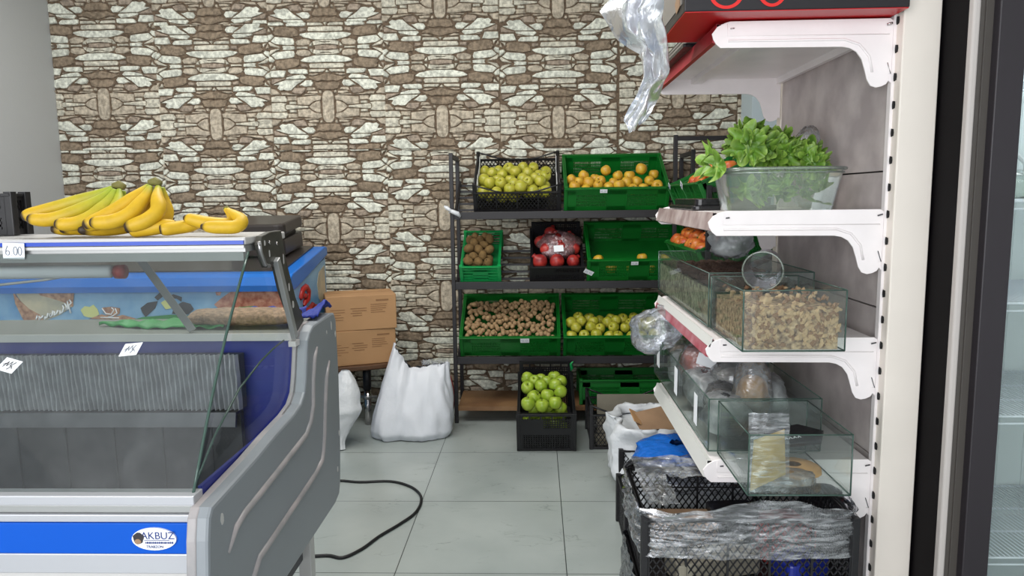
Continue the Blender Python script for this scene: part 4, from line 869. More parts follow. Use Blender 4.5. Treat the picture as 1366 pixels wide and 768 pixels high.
# cable
pts = [(-1.05,3.17),(-.922,3.173),(-.823,3.156),(-.686,3.165),(-.59,3.113),(-.528,3.03),(-.505,2.94),(-.512,2.83),(-.555,2.73),(-.617,2.62),(-.66,2.52),(-.715,2.455),(-.78,2.47),(-.9,2.44),(-1.0,2.35)]
sm = []
for i in range(len(pts)-1):
    p0, p1, p2, p3 = (Vector((*pts[max(0, min(len(pts)-1, i+k))], .006)) for k in (-1, 0, 1, 2))
    for k in range(5):
        t = k/5; sm.append(.5*((2*p1)+(p2-p0)*t+(2*p0-5*p1+4*p2-p3)*t*t+(3*p1-p0-3*p2+p3)*t**3))
b = MB(); b.tube(sm, .006, 8); o = b.build('power_cable', 'cord_black', None); tag(o, 'black power cable looping over the tiled floor beside the counter', 'cable')

# ================================================================ gondola shelving
GX0, GX, GY0, GY1 = .485, .975, 2.06, 2.97
G = thing('gondola_shelf', 'white slotted gondola shelf unit with four shelves on curved brackets', 'shelf unit', (1.0, 2.5, 0))
b = MB(); b.rbox((.982, 2.022, 0), (1.082, 2.072, 2.3), .004); W_(b, 'upright', 'cream_paint', G)
b = MB(); b.box((.974, 2.058, 0), (.982, 2.078, 2.3)); W_(b, 'upright_lip', 'white_paint', G)
b = MB(); b.rbox((.982, GY1+.01, 0), (1.06, GY1+.06, 2.3), .004); W_(b, 'upright', 'cream_paint', G)
for k in range(28):
    z = .12+k*.0745; b = MB(); b.prism([(2.046, z-.009), (2.056, z-.011), (2.059, z), (2.056, z+.011), (2.046, z+.009), (2.044, z)], 'x', .9795, .9823); W_(b, 'slot', 'dark_slot', G)
b = MB()
for z0, z1 in ((.05,.525),(.53,.965),(.97,1.355),(1.36,1.745),(1.75,2.3)): b.box((.986, GY0+.018, z0), (.998, GY1+.01, z1))
W_(b, 'back_panel', 'back_panel', G)
b = MB(); b.box((1.0, GY0+.02, .05), (1.01, GY1, 2.3)); W_(b, 'back_core', 'frame_dark', G)
tops = [1.765, 1.25, .885, .522]
br = [(.490,-.045),(.486,-.030),(.500,-.012),(.520,-.002),(.535,.002),(.965,.002),(.974,-.004),(.974,-.170),(.968,-.163),(.962,-.172),(.950,-.178),(.935,-.181),(.920,-.176),(.910,-.160),(.903,-.135),(.893,-.105),(.878,-.085),(.860,-.075),(.840,-.071),(.510,-.068),(.498,-.058)]
for i, zt in enumerate(tops):
    for y in (GY0, GY1-.006):
        b = MB(); b.prism([(x, zt+z) for x, z in br], 'y', y, y+.006, bev=.0012); w = W_(b, 'shelf_bracket', 'white_paint', G)
        if y == GY0:
            b = MB(); b.tube([(.53, y-.001, zt-.050), (.845, y-.001, zt-.052), (.885, y-.001, zt-.066), (.912, y-.001, zt-.098), (.922, y-.001, zt-.14)], .0035, 6); b.tube([(.527, y, zt-.004), (.527, y, zt-.038), (.965, y, zt-.040)], .0012, 5); W_(b, 'pressed_line', 'white_paint', w)
            for hp, hr in (([(.955, y-.004, zt-.016), (.968, y-.006, zt-.012)], .0035 if i == 0 else .002), ([(.535, y-.002, zt-.018), (.545, y-.003, zt-.017)], .002), ([(.962, y-.001, zt-.115), (.972, y-.001, zt-.145), (.962, y-.001, zt-.145)], .0012)): b = MB(); b.tube(hp, hr, 6); W_(b, 'hook', 'dark_steel' if i else 'chrome', w)
    m = ('red_rail', 'grey_lip', 'pink_rail', 'white_rail')[i]
    b = MB(); b.box((.50, GY0+.006, zt-.012), (.972, GY1-.006, zt-.004)); b.box((.62, GY0+.006, zt-.030), (.66, GY1-.006, zt-.012)); b.box((.955, GY0+.006, zt-.035), (.972, GY1-.006, zt-.012)); W_(b, 'shelf_board', 'white_paint', G)
    b = MB(); b.prism([(.488, zt-.052), (.498, zt-.056), (.512, zt-.004), (.500, zt-.002)], 'y', GY0+.006, GY1-.006); W_(b, 'price_rail', m, G)
    if i == 2:
        b = MB(); b.prism([(.494, zt-.022), (.499, zt-.024), (.507, zt+.004), (.502, zt+.005)], 'y', GY0-.0, GY1-.006); W_(b, 'label_strip', 'white_rail', G)
# ---- top: big box, papers, plastic film
BX = thing('printed_box', 'large black and red printed carton lying on the top gondola shelf', 'box', (.66, 2.1, 1.772))
b = MB(); b.box((.392, 1.972, 1.7735), (.972, 2.35, 2.02)); W_(b, 'carton', 'box_black', BX, bevel=.003)
b = MB(); b.box((.394, 1.974, 1.7715), (.970, 2.345, 1.7735)); W_(b, 'red_base', 'box_red', BX)
b = MB(); b.box((.3905, 2.0, 1.80), (.392, 2.33, 2.0)); W_(b, 'side_print', 'box_inside', BX)
b = MB()
def ring(cx, cz, r1, r2, a0, a1, w): 
    n = 20; b.add([(cx+(r1+(w if k else 0))*cos(radians(a0+(a1-a0)*i/n)), 1.9705, cz-.022+(r2+(w*.8 if k else 0))*sin(radians(a0+(a1-a0)*i/n))) for k in (0, 1) for i in range(n+1)], [(i, i+1, n+2+i, n+1+i) for i in range(n)])
ring(.50, 1.838, .034, .030, 180, 370, .010); ring(.618, 1.845, .028, .034, 190, 375, .010); ring(.70, 1.86, .03, .03, 150, 330, .010)
W_(b, 'red_lettering', 'logo_red', BX)
b = MB(); b.prism([(2.02,1.80),(2.07,1.79),(2.09,1.82),(2.04,1.85)], 'x', .3890, .3905); W_(b, 'side_print', 'brown_paper', BX)
PT = thing('flat_packs', 'stack of dark glossy flat packs on the top gondola shelf behind the black box', 'stack of packs', (.52, 2.6, 1.763))
bpy.data.objects.remove(PT)
for k in range(5):
    b = MB(); b.rbox((.470+.006*k, 2.37, 1.7625+k*.012), (.80, 2.90-.03*k, 1.7735+k*.012), .006); o = b.build('flat_pack', ['black_pack', 'box_inside'][k % 2 if k else 0], None)
    tag(o, ['dark glossy flat pack lying lowest on the top gondola shelf behind the box', 'grey flat pack, second from below on the top gondola shelf', 'dark flat pack in the middle of the pile on the top gondola shelf', 'grey flat pack, second from above in the pile on the top gondola shelf', 'dark flat pack lying on top of the pile on the top gondola shelf'][k], 'pack', 'flat packs on the top gondola shelf')
b = MB(); b.rbox((.480, 2.915, 1.7625), (.54, 2.962, 1.776), .004); o = b.build('yellow_pack', 'yellow_powder', None); tag(o, 'small yellow pack at the far end of the top gondola shelf', 'pack')
def hf(u, v):
    ctr = [(.325,1.90),(.285,1.86),(.255,1.80),(.275,1.73),(.315,1.68),(.325,1.62),(.30,1.56),(.275,1.51),(.265,1.475)]
    wd = [.03,.06,.075,.06,.035,.038,.034,.04,.012]
    t = v*8; i = min(7, int(t)); f = t-i
    cx = ctr[i][0]*(1-f)+ctr[i+1][0]*f; cz = ctr[i][1]*(1-f)+ctr[i+1][1]*f; w = wd[i]*(1-f)+wd[i+1]*f
    s = (u-.5)*2
    return (cx+s*w+.012*nz3(u*4, v*7, 1), 1.99+.04*sin(u*9+v*7)*w/.05+.02*nz3(u*6, v*10, 4), cz+.02*nz3(u*3, v*6, 9)+.01*s)
b = MB(); b.grid(hf, 30, 60); o = b.build('plastic_film', 'haze_film', None); tag(o, 'crumpled clear plastic film hanging from the left side of the black and red box', 'plastic film')
# ---- second shelf: tub of lettuce, black tray, bag at the back
Z2 = 1.2475
TB = thing('plastic_tub', 'translucent round plastic tub holding the lettuce on the second gondola shelf', 'tub', (.725, 2.225, Z2))
def se(a, n=3.0): ca, sa = cos(a), sin(a); k = 1/(abs(ca)**n+abs(sa)**n)**(1/n); return ca*k, sa*k
b = MB()
def tubf(u, v):
    c, s = se(2*pi*u); r = .86+.14*v
    return (c*.178*r, s*.150*r, .003+.118*v)
b.grid(tubf, 48, 8, closed_u=True); b.grid(lambda u, v: (se(2*pi*u)[0]*.178*.86*v, se(2*pi*u)[1]*.150*.86*v, .003), 48, 2, closed_u=True)
b.build('tub_wall', 'tub', TB)
b = MB(); b.tube([(se(2*pi*i/64)[0]*.184, se(2*pi*i/64)[1]*.156, .122) for i in range(65)], .005, 8); b.tube([(se(2*pi*i/64)[0]*.180, se(2*pi*i/64)[1]*.152, .111) for i in range(65)], .003, 6); b.build('tub_rim', 'tub', TB)
def leaf(b, c, az, el, R, span, seed, dark, flare=.35):
    """one ruffled leaf: a patch cupped round a centre, its margin flared and crimped"""
    D = Vector((cos(az)*cos(el), sin(az)*cos(el), sin(el))); U = Vector((-sin(az), cos(az), 0)); V = D.cross(U) * -1
    if V.z < 0: V = -V
    A, B_, C_ = lin('#6f9a30'), lin('#2f5c18'), lin('#a5c25a')
    def f(u, v):
        p, q = 2*pi*u, .04+.96*v
        lob = 1+.07*sin(3*p+seed)+.02*sin(7*p+seed*2)
        e = q**2.6; k = q*span*.95*lob
        ruf = e*(.017*sin(6*p+seed+q*3)+.006*sin(11*p+seed*1.7-q*5)) + .005*nz3(cos(p)*q*2, sin(p)*q*2, seed)
        r = R*.85 + R*flare*.6*e + ruf
        d = (D + U*math.tan(min(1.15, k))*cos(p) + V*math.tan(min(1.15, k))*sin(p)*1.1).normalized()
        sw = e*.005*cos(8*p+seed*2)
        return Vector(c) + d*r + (V*cos(p)-U*sin(p))*sw
    def cf(u, v):
        p = 2*pi*u; x, y = v*cos(p), v*sin(p)
        rib = max(0, 1-abs(x)*7)*(1 if y < .3 else .3); k = .5+.5*nz3(x*3, y*3, seed+9)
        d_ = min(1, dark*(.4+.7*k)); lite = min(1, max(rib*.7, .55*v**8))
        q = [A[i]*(1-d_)+B_[i]*d_ for i in range(3)]
        return tuple(q[i]*(1-lite)+C_[i]*lite for i in range(3))+(1,)
    b.grid(f, 72, 14, colf=cf, closed_u=True)
for hi, (hx, hy, hz, n, R, lb) in enumerate(((.640, 2.20, Z2+.185, 24, .078, 'tallest head of ruffled green lettuce, at the left of the tub'), (.735, 2.23, Z2+.165, 24, .074, 'head of ruffled green lettuce in the middle of the tub'), (.815, 2.20, Z2+.135, 20, .064, 'low head of curly lettuce at the right of the tub'))):
    b = MB(); r = random.Random(40+hi)
    for k in range(n):
        az = 2*pi*k*.382+r.uniform(-.4, .4); el = radians(-25+105*((k*.618) % 1)); Rk = R*r.uniform(.6, 1.0)
        leaf(b, (hx, hy, hz), az, el, Rk, r.uniform(.55, .8), k*3.1+hi*50, r.uniform(.2, 1), r.uniform(.2, .5))
    o = b.build('lettuce', 'lettuce', None); tag(o, lb, 'lettuce', 'lettuce in the tub')
b = MB(); r = random.Random(9)
for k in range(16): leaf(b, (r.uniform(.62, .83), r.uniform(2.15, 2.29), Z2+.055), r.uniform(0, 6.3), r.uniform(-.2, .8), .045, .7, k*2.3, r.uniform(.1, .7), .3)
o = b.build('lettuce', 'lettuce', None); tag(o, 'lettuce leaves pressed inside the translucent tub below its rim', 'lettuce', 'lettuce in the tub')
b = MB()
leaf(b, (.575, 2.19, Z2+.135), pi, .25, .08, .6, 5.5, .1, .5); leaf(b, (.57, 2.16, Z2+.13), pi+.6, 0, .065, .55, 8.5, .2, .4)
o = b.build('lettuce_leaf', 'lettuce', None); tag(o, 'pale loose lettuce leaf hanging over the left rim of the tub', 'lettuce leaf')
b = MB(); b.rbox((.52, 2.42, 1.248), (.80, 2.86, 1.262), .02); b.rbox((.535, 2.45, 1.262), (.79, 2.83, 1.285), .02); o = b.build('black_tray', 'black_pack', None, bevel=.002); tag(o, 'shallow black plastic tray on the second gondola shelf behind the lettuce tub', 'tray')
def bagshape(cx, cy, cz, rx, ry, rz, sd, p=.7, nu=26, nv=18, jag=.18):
    def f(u, v):
        a = 2*pi*u; R = max(.03, sin(pi*v))**p; n = 1+jag*nz3(cos(a)*2+sd, sin(a)*2, v*4)+.5*jag*nz3(cos(a)*5+sd, sin(a)*5, v*9)
        return (cx+rx*R*cos(a)*n, cy+ry*R*sin(a)*n, cz-rz*cos(pi*v)*(1+jag*nz3(cos(a)*3, sin(a)*3, sd)*.6))
    return f
def bag(name, mat, label, cat, *a, **k):
    b = MB(); b.grid(bagshape(*a, **k), 26, 18, closed_u=True); return tag(b.build(name, mat, None), label, cat)
BG = bag('snack_bag', 'clear_bag', 'clear bag with orange-brown pieces leaning on the back panel behind the lettuce', 'bag', .915, 2.50, 1.385, .045, .085, .135, 3)
b = MB(); b.grid(bagshape(.915, 2.50, 1.33, .033, .07, .06, 5), 20, 14, closed_u=True); b.build('snack_pieces', 'tan_powder', BG)
# ---- glass trays
def gtray(name, label, x0, x1, y0, y1, z0, h, posts=()):
    t = thing(name, label, 'glass tray', ((x0+x1)/2, (y0+y1)/2, z0)); e = .004
    for nm, a, c in (('glass_pane', (x0, y0, z0), (x1, y0+e, z0+h)), ('glass_pane', (x0, y1-e, z0), (x1, y1, z0+h)), ('glass_pane', (x0, y0+e, z0), (x0+e, y1-e, z0+h)), ('glass_pane', (x1-e, y0+e, z0), (x1, y1-e, z0+h)), ('glass_bottom', (x0, y0, z0-.003), (x1, y1, z0))):
        b = MB(); b.box(a, c); W_(b, nm, 'glass', t)
    for nm, l in (('glass_edge', [((x0, y0), (x1, y0)), ((x0, y0), (x0, y1)), ((x1, y0), (x1, y1)), ((x0, y1), (x1, y1))]),):
        b = MB()
        for (ax, ay), (bx_, by) in l:
            b.tube([(ax, ay, z0+h), (bx_, by, z0+h)], .0018, 5); b.tube([(ax, ay, z0), (bx_, by, z0)], .0022, 5)
        for ax, ay in ((x0, y0), (x1, y0), (x0, y1), (x1, y1)): b.tube([(ax, ay, z0), (ax, ay, z0+h)], .0022, 5)
        W_(b, nm, 'glass_edge', t)
    return t
Z3 = .893
gtray('glass_tray', 'glass tray filled with broken walnut kernels, nearest on the third gondola shelf', .533, .795, 1.856, 2.20, Z3, .158)
gtray('glass_tray', 'long glass tray of dark dried berries and herbs on the third gondola shelf', .528, .845, 2.21, 3.12, Z3+.002, .165)
# kernels: outer layers as individual pieces, core block of the same stuff
b = MB(); 
def core(u, v, x0, x1, y0, y1, z0, z1, s, sc=30, amp=.008): return (x0+(x1-x0)*u, y0+(y1-y0)*v, z1+amp*nz3(u*(x1-x0)*sc*3, v*(y1-y0)*sc*3, s)+amp*1.5*nz3(u*(x1-x0)*sc, v*(y1-y0)*sc, s))
b.box((.546, 1.870, Z3+.001), (.782, 2.186, Z3+.105)); o = b.build('kernel_heap', 'kernel_mix', None); tag(o, 'mass of walnut kernels filling the nearest glass tray on the third shelf', 'walnut kernels', kind='stuff')
r = random.Random(21)
def kern(seed, mat):
    b = MB(); rk = random.Random(seed)
    b.lathe([(.001, -.55), (.5, -.35), (.8+.2*rk.random(), 0), (.55, .3), (.15, .5)], 7, 0, wob=.7, smooth=False)
    o = b.build('walnut_kernel', mat); return o
protos = [kern(1, 'kernel'), kern(2, 'kernel'), kern(3, 'kernel_dark'), kern(4, 'kernel_dark')]; used = [0]*4
pts = []
for k in range(210): pts.append((r.uniform(.543, .785), 1.866+r.random()*.005, Z3+.008+r.random()*.112))
for k in range(90): pts.append((r.uniform(.545, .783), r.uniform(1.87, 2.17), Z3+.108+.018*r.random()+.010*sin(r.random()*3)))
for p in pts:
    i = r.randrange(4); o = protos[i] if not used[i] else protos[i].copy()
    if used[i]: COL.objects.link(o)
    used[i] = 1; s = r.uniform(.008, .0125); o.matrix_world = Matrix.Translation(p) @ Matrix.Rotation(r.uniform(0, 6.28), 4, 'Y') @ Matrix.Rotation(r.uniform(0, 3), 4, 'X') @ Matrix.Diagonal((s, s*.55, s, 1))
    tag(o, 'broken walnut kernel in the nearest glass tray on the third gondola shelf', 'walnut kernel', 'walnut kernels in the nearest glass tray')
b = MB()
x0, x1, y0, y1 = .534, .839, 2.216, 3.113
b.box((x0, y0, Z3+.003), (x1, y1, Z3+.115)); o = b.build('herb_mix', 'herb', None); tag(o, 'grey-green dried herb and berry mix filling the long glass tray', 'dried herbs', kind='stuff')
b = MB(); b.grid(lambda u, v: core(u, v, x0, x1, y0, y1, 0, Z3+.125, 3, 30, .008), 60, 150); o = b.build('dried_berries', 'seeds', None); tag(o, 'dark red-brown dried berries heaped along the top of the long glass tray', 'dried berries', kind='stuff')
# clear tubs lying on the heap
CT = thing('clear_tub', 'clear round plastic tub lying on its side on the walnut kernels', 'tub', M=TR(.652, 2.09, 1.078, rz=radians(-22), rx=radians(6)))
b = MB(); b.grid(lambda u, v: (.055*(1-.18*v)*cos(2*pi*u), .11*v, .055*(1-.18*v)*sin(2*pi*u)), 40, 6, closed_u=True); b.grid(lambda u, v: (.045*v*cos(2*pi*u), .11, .045*v*sin(2*pi*u)), 40, 2, closed_u=True); b.build('tub_wall', 'clear_rigid', CT)
b = MB(); b.tube([(.056*cos(2*pi*i/40), 0, .056*sin(2*pi*i/40)) for i in range(41)], .0026, 6); b.build('tub_rim', 'tub', CT)
# white bag and loose red fruit behind
bag('white_shopping_bag', 'haze_film', 'bluish white plastic bag behind the third-shelf trays', 'plastic bag', .79, 2.95, 1.115, .085, .05, .07, 2, p=.5, jag=.45)
# ---- fourth shelf
Z4 = .530
gtray('glass_tray', 'glass tray holding a packet of yellow powder, nearest on the lowest gondola shelf', .538, .798, 1.79, 2.10, Z4, .160)
gtray('glass_tray', 'long glass tray crammed with clear bags, farther one on the lowest gondola shelf', .512, .845, 2.112, 3.10, Z4+.002, .160)
for i, (y, z) in enumerate(((2.98, Z4+.105), (2.60, Z4+.092), (2.27, Z4+.085))):
    b = MB(); b.box((-.0012, -.022 - .004*(2-i), -.05), (0, .022+.004*(2-i), .05)); o = b.build('paper_label', 'paper', None, M=TR(.508, y, z, rx=.04)); tag(o, ['upright white paper label farthest along the front of the long lower glass tray', 'upright white paper label at the middle of the long lower glass tray', 'upright white paper label nearest on the front of the long lower glass tray'][i], 'label', 'labels on the lower glass tray')
YP = thing('powder_packet', 'clear packet of yellow powder standing in the nearest glass tray of the lowest shelf', 'packet', (.62, 1.92, Z4))
b = MB(); b.grid(lambda u, v: (.548+.090*u+.012*v*(1-u), 1.806+.05*sin(pi*u)*sin(pi*min(1, v*1.02))*.5+.02*v+.004*nz3(u*4, v*5, 1), Z4+.004+(.13+.03*u)*v+.045*u*(1-v)*1), 14, 16)
b.grid(lambda u, v: (.548+.090*u+.012*v*(1-u), 1.806-.008*sin(pi*u)*sin(pi*v)+.02*v, Z4+.004+(.13+.03*u)*v+.045*u*(1-v)), 14, 16); W_(b, 'powder', 'yellow_powder', YP)
b = MB(); b.grid(lambda u, v: (.543+.104*u, 1.800+.02*v-.010*sin(pi*u)*sin(pi*v)+.006*nz3(u*5, v*8, 3), Z4+.003+.205*v), 16, 20); W_(b, 'clear_wrap', 'cling', YP)
OP = bag('spice_bag', 'clear_bag', 'clear bag of orange-tan spice standing behind the yellow packet', 'bag', .685, 2.26, Z4+.135, .062, .05, .115, 6)
b = MB(); b.grid(bagshape(.685, 2.26, Z4+.12, .052, .04, .075, 6), 20, 14, closed_u=True); b.build('spice', 'tan_powder', OP)
OR = bag('carrot_bag', 'clear_bag', 'clear bag of bright orange pieces with a white label in the long lower tray', 'bag', .615, 2.72, Z4+.12, .075, .10, .09, 8)
b = MB(); b.grid(bagshape(.612, 2.72, Z4+.12, .066, .09, .078, 8), 20, 14, closed_u=True); b.build('orange_pieces', 'orange_stuff', OR)
b = MB(); b.box((-.035, -.001, -.022), (.035, .001, .022)); q = b.build('bag_label', 'paper', OR); q.location = (.62, 2.605, Z4+.165); q.rotation_euler = (-.5, .3, -.2)
for i, (x, y, z, rx, ry, rz_, m, lb) in enumerate(((.70,2.50,.10,.09,.10,.085,'grey_stuff','clear bag of grey-brown spice behind the orange bag'), (.62,2.98,.09,.08,.11,.07,'brown_paper','clear bag of brown herbs at the far end of the long lower tray'), (.77,2.72,.10,.06,.10,.08,'herb','clear bag of dull green herbs along the back of the long lower tray'), (.62,2.38,.075,.06,.07,.06,'grey_stuff','low clear bag of grey spice next to the nearest paper label'))):
    o = bag('spice_bag', 'clear_bag', lb, 'bag', x, y, Z4+z+.01, rx, ry, rz_, i+11)
    b = MB(); b.grid(bagshape(x, y, Z4+z, rx*.82, ry*.85, rz_*.72, i+11), 20, 14, closed_u=True); b.build('bag_contents', m, o)
b = MB(); b.prism([(-.075,-.035),(.06,-.045),(.085,.0),(.03,.05),(-.07,.04)], 'z', 0, .014, bev=.003); o = b.build('black_packet', 'black_pack', None, M=TR(.725, 2.00, Z4+.078, rx=.25, ry=-.15)); tag(o, 'glossy black packet with white lettering lying in the nearest lower glass tray', 'packet')
b = MB(); 
for k in range(4): b.tube([(-.03+k*.012, -.02, .0155), (-.026+k*.012, -.012, .0155), (-.022+k*.012, -.02, .0155)], .0012, 4)
b.build('packet_lettering', 'paper', o)
bag('tan_packet', 'tan_powder', 'flat tan packet lying on the bottom of the nearest lower glass tray', 'packet', .70, 1.93, Z4+.018, .075, .07, .013, 17, p=.35)
bag('silver_packet', 'clear_bag', 'flat clear packet beside the yellow powder on the bottom of the nearest lower tray', 'packet', .66, 1.86, Z4+.020, .075, .05, .016, 19, p=.4)
for i, (x, y, z, rx, ry, rz_, lb) in enumerate(((.60,2.86,.075,.07,.12,.065,'empty clear bag lying along the front glass, farthest in the long lower tray'), (.60,2.56,.075,.07,.12,.06,'empty clear bag behind the middle paper label of the long lower tray'), (.60,2.26,.07,.07,.11,.06,'empty clear bag behind the nearest paper label of the long lower tray'), (.76,2.92,.09,.07,.13,.08,'clear bag at the back far corner of the long lower tray'), (.76,2.38,.09,.07,.13,.075,'clear bag at the back near corner of the long lower tray'))):
    bag('spice_bag', 'haze_film', lb, 'bag', x, y, Z4+z+.004, rx, ry, rz_, i+31, p=.45, jag=.25)
# crumpled clear bag on the far end of the third/fourth shelf
b = MB()
def cb(u, v):
    a = 2*pi*u; R = max(.04, sin(pi*v))**.6; n = 1+.3*nz3(cos(a)*1.6, sin(a)*1.6, v*3)+.12*nz3(cos(a)*5, sin(a)*5, v*8)
    return (.475+.105*R*cos(a)*n-.03*(v-.5), 2.82+.12*R*sin(a)*n, .775-.075*cos(pi*v)*(1+.2*nz3(cos(a)*3, sin(a)*3, 1))+.02*cos(a))
b.grid(cb, 40, 26, closed_u=True); o = b.build('crumpled_bag', 'clear_bag', None); tag(o, 'big crumpled clear plastic bag bulging over the far end of the lowest gondola shelf', 'plastic bag')
# ---- crates below, wrapped in cling film
MC = TR(.575, 1.885, .215); MC0 = TR(.575, 1.885, .003)
crate('lattice_crate', 'black lattice crate at the bottom of the film-wrapped pair under the gondola', MC0, .57, .385, .19, 'diamond', 'black_plastic')
crate('lattice_crate', 'black lattice crate wrapped in clear film, upper one under the gondola', MC, .57, .385, .205, 'diamond', 'black_plastic')
for i, (x, y, w, d, h, m, lb) in enumerate(((-.14,.22,.20,.12,.10,'brown_paper','brown paper pack at the back left inside the film-wrapped crate'), (.02,.25,.14,.10,.12,'black_pack','dark pack in the middle of the film-wrapped crate'), (.15,.20,.16,.15,.10,'pomegranate','dark red pack at the right inside the film-wrapped crate'), (-.08,.08,.26,.10,.06,'grey_board','flat grey-brown pack at the front of the film-wrapped crate'), (.16,.06,.14,.09,.06,'navy' ,'dark blue pack at the front right of the film-wrapped crate'))):
    if m == 'navy': m = 'liner_blue'
    b = MB(); b.rbox((-w/2, -d/2, 0), (w/2, d/2, h), .015); o = b.build('wrapped_pack', m, None, M=MC @ TR(x, y, .012, rz=.1*i), bevel=.006); tag(o, lb, 'pack')
def wrap(u, v):   # band of film round the crate
    c, s = se(2*pi*u, 7); n = .010*nz3(c*5, s*5, v*9)+.012*abs(nz3(c*2, s*2, v*22))
    return (.575+c*(.300+n), 2.078+s*(.208+n), .315+.145*v+.012*nz3(c*4, s*4, 2)*(v > .5)+(.02*sin(c*3+1) if v > .9 else 0))
b = MB(); b.grid(wrap, 150, 40, closed_u=True)
def over(u, v): return (.30+.56*u, 1.90+.37*v, .455+.012*nz3(u*7, v*5, 1)+.018*abs(nz3(u*14, v*9, 5))-.03*sin(pi*u)*sin(pi*v))
b.grid(lambda u, v: over(u, .62+.38*v), 60, 24); b.grid(lambda u, v: over(u*.16, v), 16, 40)
o = b.build('cling_film', 'cling', None); tag(o, 'shiny cling film wrapped in wrinkled bands around the upper black crate', 'cling film')
def wrap2(u, v):
    c, s = se(2*pi*u, 7); n = .012*nz3(c*5, s*5, v*7+4)
    return (.575+c*(.302+n)-.02*(1-v), 2.078+s*(.205+n), .02+.20*v)
b = MB(); b.grid(wrap2, 110, 24, closed_u=True); o = b.build('cling_film', 'cling_light', None); tag(o, 'loose cling film around the lower black crate under the gondola', 'cling film')
for k in range(3): pass
# crate with white plastic and cardboard behind it
M = TR(.545, 3.03, .002)
crate('lattice_crate', 'black crate lined with white plastic on the floor behind the film-wrapped crates', M, .37, .36, .20, 'diamond', 'black_plastic')
def wp(u, v):
    a = 2*pi*u; c, s = se(a, 3.5); 
    prof_ = [(.0, .93, .26), (.35, 1.06, .30), (.6, 1.12, .22), (1, 1.09, .06)]
    for (a0, k0, z0), (a1, k1, z1) in zip(prof_, prof_[1:]):
        if a0 <= v <= a1: f = (v-a0)/(a1-a0); k = k0+(k1-k0)*f; z = z0+(z1-z0)*f; break
    low = 1 if c < -.2 else .6
    n = .045*nz3(c*2.2, s*2.2, v*2.5)+.016*nz3(c*6, s*6, v*8)
    return (.545+c*(.188*k+n*(1 if c < .3 else .2)), 3.21+s*(.185*k+n), .06+(z-.06)*1.0 if v < .4 else z*low+.20*(1-low)+.03*nz3(c*3, s*3, v*2)+.008*nz3(c*9, s*9, v*5))
b = MB(); b.grid(wp, 60, 20, closed_u=True); b.grid(lambda u, v: (.545+se(2*pi*u, 3.5)[0]*.175*v, 3.21+se(2*pi*u, 3.5)[1]*.172*v, .20+.06*v+.02*nz3(u*8, v*3, 2)), 50, 6, closed_u=True)
o = b.build('white_plastic_sheet', 'white_bag', None, solid=.002); tag(o, 'white plastic sheet draped over the edge of the crate under the gondola', 'plastic sheet')
b = MB(); b.box((-.13, -.08, -.002), (.13, .08, .002)); o = b.build('cardboard_piece', 'brown_paper', None, M=TR(.57, 3.16, .300, rx=.45, ry=-.15, rz=.25)); tag(o, 'brown cardboard piece lying on the white plastic sheet', 'cardboard')
b = MB(); b.box((-.02, -.05, -.002), (.02, .05, .002)); o = b.build('cardboard_piece', 'cardboard', None, M=TR(.44, 3.17, .31, rx=.3, ry=.5, rz=.25)); tag(o, 'small light brown cardboard corner poking out of the white plastic', 'cardboard')
bag('blue_bag', 'blue_bag', 'bright blue plastic bag between the white plastic sheet and the film-wrapped crate', 'plastic bag', .52, 2.62, .335, .16, .17, .045, 9, p=.5)
M = TR(.56, 2.42, .002)
crate('lattice_crate', 'black crate hidden mostly by the blue bag, between the two other floor crates', M, .48, .36, .19, 'diamond', 'black_plastic')
b = MB(); b.rbox((-.20, .03, .19), (.20, .33, .28), .03); o = b.build('wrapped_pack', 'white_bag', None, M=M, bevel=.01); tag(o, 'white pack lying on the crate under the blue bag', 'pack')

# ================================================================ glass-door fridge at the right
F = thing('upright_fridge', 'tall upright fridge with a dark frame and glass door at the right edge', 'fridge', (1.4, 2.2, 0))
FX0, FX1, FY0, FY1, FH = 1.088, 1.76, 1.90, 2.50, 2.05
b = MB(); b.box((FX0, FY0+.01, .0), (FX0+.03, FY1, FH)); b.box((FX1-.03, FY0+.01, 0), (FX1, FY1, FH)); b.box((FX0, FY1-.03, 0), (FX1, FY1, FH)); b.box((FX0, FY0+.01, FH-.05), (FX1, FY1, FH)); b.box((FX0, FY0+.01, 0), (FX1, FY1, .16)); W_(b, 'cabinet', 'fridge_black', F)
b = MB(); b.box((FX0+.031, FY0+.02, .165), (FX0+.036, FY1-.03, FH-.06)); b.box((FX1-.036, FY0+.02, .165), (FX1-.031, FY1-.03, FH-.06)); b.box((FX0+.03, FY1-.036, .165), (FX1-.03, FY1-.031, FH-.06)); b.box((FX0+.03, FY0+.02, .161), (FX1-.03, FY1-.03, .166))
for k in range(7): b.box((FX0+.08+.085*k, FY1-.040, .17), (FX0+.085+.085*k, FY1-.036, FH-.06))
W_(b, 'inner_liner', 'fridge_white', F)
b = MB(); b.rbox((FX0-.002, FY0-.012, 0), (FX0+.017, FY0+.012, FH), .006); W_(b, 'edge_trim', 'trim_paint', F)
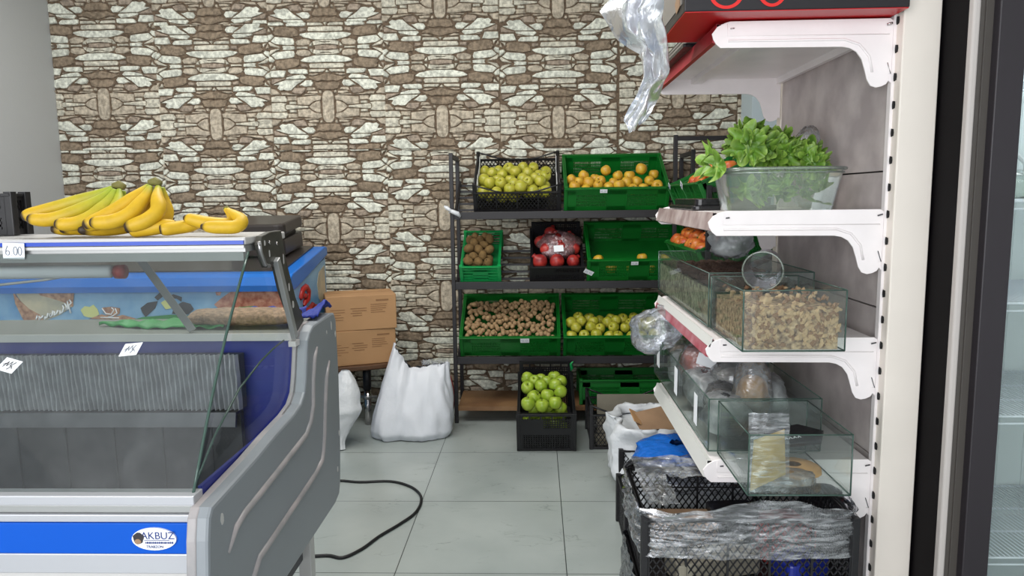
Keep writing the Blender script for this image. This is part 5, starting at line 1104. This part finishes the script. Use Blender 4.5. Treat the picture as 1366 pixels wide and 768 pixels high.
b = MB(); b.box((FX0+.017, FY0-.004, 0), (FX0+.052, FY0+.01, FH)); b.box((FX0+.030, FY0-.008, 0), (FX0+.034, FY0-.004, FH)); W_(b, 'door_gasket', 'frame_grey', F)
b = MB(); x0 = FX0+.052
b.box((x0, FY0-.03, 0), (x0+.068, FY0+.008, FH)); b.box((x0+.068, FY0-.03, FH-.12), (FX1, FY0+.008, FH)); b.box((x0+.068, FY0-.03, 0), (FX1, FY0+.008, .14)); b.box((FX1-.03, FY0-.03, .14), (FX1, FY0+.008, FH-.12))
W_(b, 'door_frame', 'frame_dark', F, bevel=.003)
b = MB(); b.box((x0+.068, FY0-.02, .14), (FX1-.03, FY0-.016, FH-.12)); W_(b, 'door_glass', 'glass', F)
for z in (.285, .69, 1.00, 1.27, 1.62):
    b = MB()
    for y in (FY0+.04, FY0+.20, FY0+.36, FY1-.06): b.tube([(FX0+.04, y, z), (FX1-.04, y, z)], .0032, 6)
    n = 44
    for k in range(n): x = FX0+.05+(FX1-FX0-.10)*k/(n-1); b.tube([(x, FY0+.04, z+.004), (x, FY1-.06, z+.004)], .0016, 4)
    b.tube([(FX0+.04, FY0+.04, z-.02), (FX1-.04, FY0+.04, z-.02)], .003, 6); b.tube([(FX0+.04, FY1-.06, z), (FX0+.04, FY1-.06, z+.02), (FX1-.2, FY1-.06, z+.02), (FX1-.2, FY1-.06, z)], .003, 6)
    W_(b, 'wire_shelf', 'wire_white', F)
b = MB()
for y in (FY0+.05, FY1-.10): b.box((FX0+.04, y, FH-.085), (FX1-.04, y+.02, FH-.065))
W_(b, 'shelf_rail', 'wire_white', F)
TBX = thing('cake_cover', 'clear domed container with a looped handle on a fridge shelf', 'container', (1.36, 2.15, 1.276))
b = MB(); b.lathe([(.001, .0), (.10, .0), (.10, .03), (.085, .065), (.05, .08), (.001, .085)], 24); b.build('dome', 'tub', TBX); b = MB(); b.tube([(-.05, 0, .06), (-.06, 0, .11), (-.03, 0, .135), (.02, 0, .13), (.05, 0, .10), (.055, 0, .06)], .006, 8); b.build('handle', 'white_bag', TBX)
area('fridge_lamp_light', (1.42, 2.2, 1.98), (0, 0, 0), .5, .3, 4, (.95, .98, 1))
